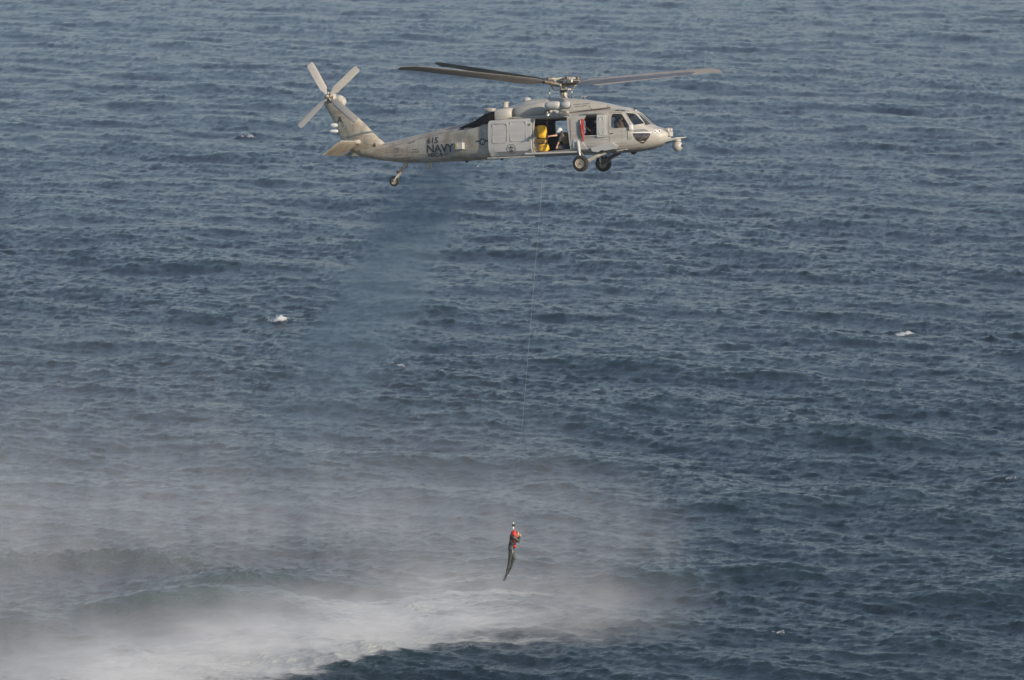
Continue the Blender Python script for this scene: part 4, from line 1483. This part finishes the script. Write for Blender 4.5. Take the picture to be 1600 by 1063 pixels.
# red webbing hanging at the gunner's window
rs = link(bpy.data.objects.new('red_strap', None))
rs.matrix_world = HM @ Matrix.Translation((1.16, -1.22, 1.72))
tag(rs, 'bundle of red webbing hanging down beside the open side window', 'strap')
obj('webbing', tube([(0.02, .0, .05), (-.03, -.02, -.2), (-.02, -.03, -.5), (.05, -.02, -.85)], [.035, .05, .045, .03], 8), M_STRAP, rs, 60)
obj('webbing', tube([(.07, .01, .02), (.05, -.01, -.3), (.09, -.02, -.62)], [.025, .035, .02], 8), M_STRAP, rs, 60)
obj('tag_end', box((-.04, -.05, -.15), (.02, .02, .25)), M_WHITE, rs)

# ---------------------------------------------------------------- rescue swimmer on the cable
SW = Vector((0.052, 218.25, 5.52))
SM = Matrix.Translation(SW)
J = dict(base=(-.15, 0, -1.66), pelvis=(-.08, 0, -.66), chest=(-.005, 0, -.36), neck=(.03, 0, -.16), head=(.13, 0, -.13),
         shl=(.01, .17, -.22), shr=(.01, -.17, -.22), ell=(.17, .20, -.38), wrl=(.25, .06, -.25), elr=(.21, -.20, -.38), wrr=(.26, -.06, -.22), hul=(1, 0, 0), hur=(1, 0, 0),
         hipl=(-.09, .09, -.70), hipr=(-.09, -.09, -.70), knl=(.02, .09, -1.08), knr=(-.13, -.08, -1.10), anl=(-.10, .08, -1.50), anr=(-.22, -.07, -1.50), tol=(-.19, .08, -1.62), tor=(-.25, -.07, -1.58))
p = person(J, None, SM, {'suit': M_WET, 'helmet': M_BLK}, (.85, 0, -.5), None, helmet=False, boots=False)
tag(p, 'rescue swimmer in grey suit, red vest and fins hanging above the spray', 'person')
O_ = Vector((.15, 0, 1.66))


def sp(x, y, z):
    return Vector((x, y, z)) + O_


blob('hood', [('e', sp(.118, 0, -.115), (.105, .098, .115)), (sp(.03, 0, -.17), sp(.09, 0, -.14), .08, .085)], M_BLK, p, .011, 2)
obj('mask', ell(sp(.215, 0, -.155), (.035, .075, .045), (0, .5, 0)), M_HOSE, p, 180)
blob('vest', [(sp(.03, .0, -.10), sp(.05, 0, -.36),   .135, .135), (sp(.02, -.10, -.16), sp(.05, -.12, -.36), .08, .085), (sp(.02, .10, -.16), sp(.05, .12, -.36), .08, .085)], M_ORANGE, p, .012, 2)
blob('harness', [(sp(-.06, -.16, -.46), sp(.06, -.10, -.50), .04, .04), (sp(.06, -.10, -.50), sp(.06, .10, -.50), .04, .04), (sp(-.12, -.12, -.5), sp(-.12, .12, -.5), .05, .05), (sp(-.09, -.12, -.15), sp(-.12, -.12, -.5), .05, .05)], M_BLK, p, .012, 1)
blob('pouch', [('e', sp(.06, -.10, -.60), (.075, .07, .07))], M_ORANGE, p, .012, 1)
obj('buckle', box(sp(.10, -.14, -.40), (.03, .02, .10), rot=(0, .6, 0)), M_WHITE, p)
obj('glint_strap', tube([sp(-.02, -.19, -.72), sp(-.03, -.19, -.86)], .02, 6), M_CHROME, p)
for yy, ax, az in ((.08, -.17, -1.60), (-.07, -.22, -1.57)):
    bm = bmesh.new()
    rings = []
    for t, w_, h_ in ((0, .05, .045), (.10, .06, .045), (.16, .075, .02), (.42, .105, .010), (.47, .09, .006)):
        cx, cz = ax - .42 * t, az - .90 * t
        nx_, nz_ = .90, -.42
        rings.append([sp(cx + nx_ * a_ * h_, yy + b_ * w_, cz + nz_ * a_ * h_) for a_, b_ in ((1, .8), (1, -.8), (.5, -1), (-.5, -1), (-1, -.8), (-1, .8), (-.5, 1), (.5, 1))])
    add_ring_loft(bm, rings)
    obj('swim_fin', bm, M_BLK if yy > 0 else M_WET, p, 40)
# sling from the hook to the chest
obj('sling', tube([sp(.05, -.06, -.22), sp(.005, 0, .02), sp(.05, .06, -.22)], .014, 6), M_VEST, p)

hk = link(bpy.data.objects.new('hoist_cable', None))
hk.location = SW
tag(hk, 'thin steel hoist cable with hook running from the helicopter down to the swimmer', 'cable')
top = HM @ Vector((-.17, -1.50, 1.95)) - SW
obj('cable', tube([(0.01, 0, .27), Vector((.01, 0, .27)).lerp(top, .35) + Vector((.02, 0, 0)), Vector((.01, 0, .27)).lerp(top, .7) + Vector((.01, 0, 0)), top], .0028, 5), M_CABLE, hk)
obj('hook', tube([(0, 0, .10), (.0, 0, .06), (.04, 0, .03), (.035, 0, -.02), (0, 0, -.035), (-.035, 0, -.01)], .014, 8), M_STEEL, hk, 60)
obj('hook_swivel', lathe([(.015, 0), (.035, .02), (.03, .07), (.012, .09)], (0, 0, .09), n=12), M_WHITE, hk, 40)
obj('cable_bumper', lathe([(.02, 0), (.06, .015), (.06, .07), (.03, .09)], (.01, 0, .19), n=14), M_BLK, hk, 40)
obj('cable_splice', lathe([(.012, 0), (.022, .02), (.02, .07), (.008, .09)], (.01, 0, .28), n=10), M_WHITE, hk, 40)

# ---------------------------------------------------------------- sea, air, spray
sea = build_sea()
sea.data.materials.append(sea_material())


def vol_box(name, x0, x1, y0, y1, z0, z1, mat):
    bm = bmesh.new()
    add_box(bm, ((x0 + x1) / 2, (y0 + y1) / 2, (z0 + z1) / 2), (x1 - x0, y1 - y0, z1 - z0))
    return obj(name, bm, mat)


def volume(m, dens, col, aniso=0.3, emis=None):
    v = m.n('ShaderNodeVolumePrincipled')
    v.inputs['Color'].default_value = (*col, 1)
    v.inputs['Anisotropy'].default_value = aniso
    m.setin(v, 'Density', dens)
    m.l(v.outputs[0], m.out.inputs['Volume'])
    return m.m


# even haze in the air
if HAZE > 0:
    m = NT('haze_air')
    hz = vol_box('haze', -15500, 15500, -15500, 20500 + 5000, -4, 46, volume(m, HAZE, (.80, .88, 1.0), .2))
    tag(hz, kind='stuff')


def mist_common(m, wob_amp=3.0):
    pos = m.n('ShaderNodeNewGeometry').outputs['Position']
    sep = m.n('ShaderNodeSeparateXYZ')
    m.l(pos, sep.inputs[0])
    return pos, sep.outputs[0], sep.outputs[1], sep.outputs[2]


# low dense spray skimming the water
m = NT('spray_low_material')
pos, X, Y, Z = mist_common(m)
nb_ = m.noise(m.mapping(pos, scale=(1, .7, .5)), .16, 2.0, .5)
wb = m.math('MULTIPLY', m.math('SUBTRACT', nb_, .5), 5.0)
rim = m.math('ADD', m.math('MULTIPLY', m.math('MINIMUM', m.math('ADD', X, 3.0), 0.0), 1.35), 222.9)
dn = m.math('SUBTRACT', m.math('ADD', Y, wb), rim)
front = m.smooth(dn, -0.6, 3.2)
back = m.smooth(dn, 9.0, 19.0, 1.0, 0.0)
right = m.smooth(m.math('ADD', X, m.math('MULTIPLY', wb, 1.2)), 8.5, 2.0)
zf = m.math('EXPONENT', m.math('MULTIPLY', m.math('ABSOLUTE', m.math('ADD', Z, .3)), -1.0 / .75))
nz = m.noise(m.mapping(pos, rot=(0, 0, radians(15)), scale=(.30, .75, .9)), 1.0, 5.0, .68, .9)
nf = m.smooth(nz, .40, .64)
nl = m.smooth(m.noise(m.mapping(pos, scale=(.5, 1, 1), rot=(0, 0, .3)), .11, 2.0, .5), .38, .58)
d = m.math('MULTIPLY', m.math('MULTIPLY', m.math('MULTIPLY', front, back), m.math('MULTIPLY', right, zf)), m.math('MULTIPLY', m.math('ADD', m.math('MULTIPLY', nf, .93), .07), m.math('ADD', m.math('MULTIPLY', nl, .8), .2)))
hx = m.math('DIVIDE', m.math('ADD', X, 13.0), 7.0)
hy = m.math('DIVIDE', m.math('SUBTRACT', Y, 233.0), 5.0)
hol = m.smooth(m.math('ADD', m.math('MULTIPLY', hx, hx), m.math('MULTIPLY', hy, hy)), .35, 1.5, .02, 1.0)
d = m.math('MULTIPLY', m.math('MULTIPLY', d, hol), m.smooth(X, -2.0, -15.0, 1.0, 1.9))
low_m = volume(m, m.math('MULTIPLY', d, LOWD), (.96, .98, 1.0), -.05)
lowb = vol_box('spray', -34, 12, 204, 246, -1.2, 2.6, low_m)
tag(lowb, 'dense white spray skimming the water along the lower left rim of the rotor wash', kind='stuff')

# tall thin veil of mist drifting back and to the left
m = NT('mist_veil_material')
pos, X, Y, Z = mist_common(m)
nb_ = m.noise(m.mapping(pos, scale=(1, .5, .35)), .14, 3.0, .55)
wb = m.math('MULTIPLY', m.math('SUBTRACT', nb_, .5), 9.0)
rim = m.math('ADD', m.math('MULTIPLY', m.math('MINIMUM', m.math('ADD', X, 3.0), 0.0), 1.1), 222.3)
dn = m.math('SUBTRACT', m.math('ADD', Y, m.math('MULTIPLY', wb, .5)), rim)
front = m.smooth(dn, -2.0, 4.0)
back = m.smooth(Y, 250.0, 272.0, 1.0, 0.0)
xr = m.math('ADD', m.math('ADD', X, wb), m.math('MULTIPLY', Z, .75))
right = m.smooth(xr, 10.0, 4.0)
hs = m.smooth(X, 5.0, -24.0, 1.7, 3.2)
zf = m.math('EXPONENT', m.math('DIVIDE', m.math('MULTIPLY', m.math('MAXIMUM', Z, 0.0), -1.0), hs))
topf = m.smooth(Z, 14.0, 9.0)
nz = m.smooth(m.noise(m.mapping(pos, scale=(1.0, .7, .30), rot=(0, radians(14), 0)), .45, 5.0, .66, .7), .36, .64, .15, 1.0)
d = m.math('MULTIPLY', m.math('MULTIPLY', m.math('MULTIPLY', front, back), m.math('MULTIPLY', right, zf)), m.math('MULTIPLY', nz, topf))
hx = m.math('DIVIDE', m.math('ADD', X, 13.5), 7.5)
hy = m.math('DIVIDE', m.math('SUBTRACT', Y, 233.0), 6.0)
hol = m.smooth(m.math('ADD', m.math('MULTIPLY', hx, hx), m.math('MULTIPLY', hy, hy)), .35, 1.8, .25, 1.0)
d = m.math('MULTIPLY', d, hol)
veil_m = volume(m, m.math('MULTIPLY', d, VEILD), (.96, .98, 1.0), -.05)
veil = vol_box('mist_veil', -40, 14, 202, 272, -1.3, 14, veil_m)
tag(veil, 'tall thin veil of grey mist drifting back to the left of the swimmer', kind='stuff')

# hot exhaust behind the cabin; tinted volume imitates its heat-haze blur
m = NT('exhaust_heat_haze_material')
pos, X, Y, Z = mist_common(m)
# axis of the plume: from under the tail boom down, drifting left
t = m.math('DIVIDE', m.math('SUBTRACT', 21.0, Z), 10.0)
cx = m.math('ADD', m.math('MULTIPLY', t, -5.2), -2.0)
cy = m.math('ADD', m.math('MULTIPLY', t, 1.0), 225.0)
rad = m.math('ADD', m.math('MULTIPLY', t, .9), 1.7)
wob = m.math('MULTIPLY', m.math('SUBTRACT', m.noise(pos, .45, 3.0, .6), .5), 3.0)
dx_ = m.math('DIVIDE', m.math('SUBTRACT', m.math('ADD', X, wob), cx), rad)
dy_ = m.math('DIVIDE', m.math('SUBTRACT', Y, cy), rad)
r2 = m.math('ADD', m.math('MULTIPLY', dx_, dx_), m.math('MULTIPLY', dy_, dy_))
g = m.smooth(r2, 1.3, .05)
vert = m.math('MULTIPLY', m.smooth(Z, 20.6, 19.6), m.smooth(Z, 6.0, 19.0))
nz = m.smooth(m.noise(pos, 1.0, 5.0, .65, .8), .34, .62, .15, 1.0)
plume_m = volume(m, m.math('MULTIPLY', m.math('MULTIPLY', m.math('MULTIPLY', g, vert), nz), PLUMED), (.22, .32, .41), .0)
plume_box = vol_box('exhaust_heat_haze', -13.5, 2.5, 222, 231, 6.0, 20.7, plume_m)
tag(plume_box, 'faint bluish exhaust heat haze blowing down below the tail boom', kind='stuff')
for mm in (low_m, veil_m, plume_m):
    try:
        mm.cycles.volume_sampling = 'MULTIPLE_IMPORTANCE'
    except Exception:
        pass
low_m.cycles.volume_step_rate = 1.0
veil_m.cycles.volume_step_rate = 1.2
plume_m.cycles.volume_step_rate = .8
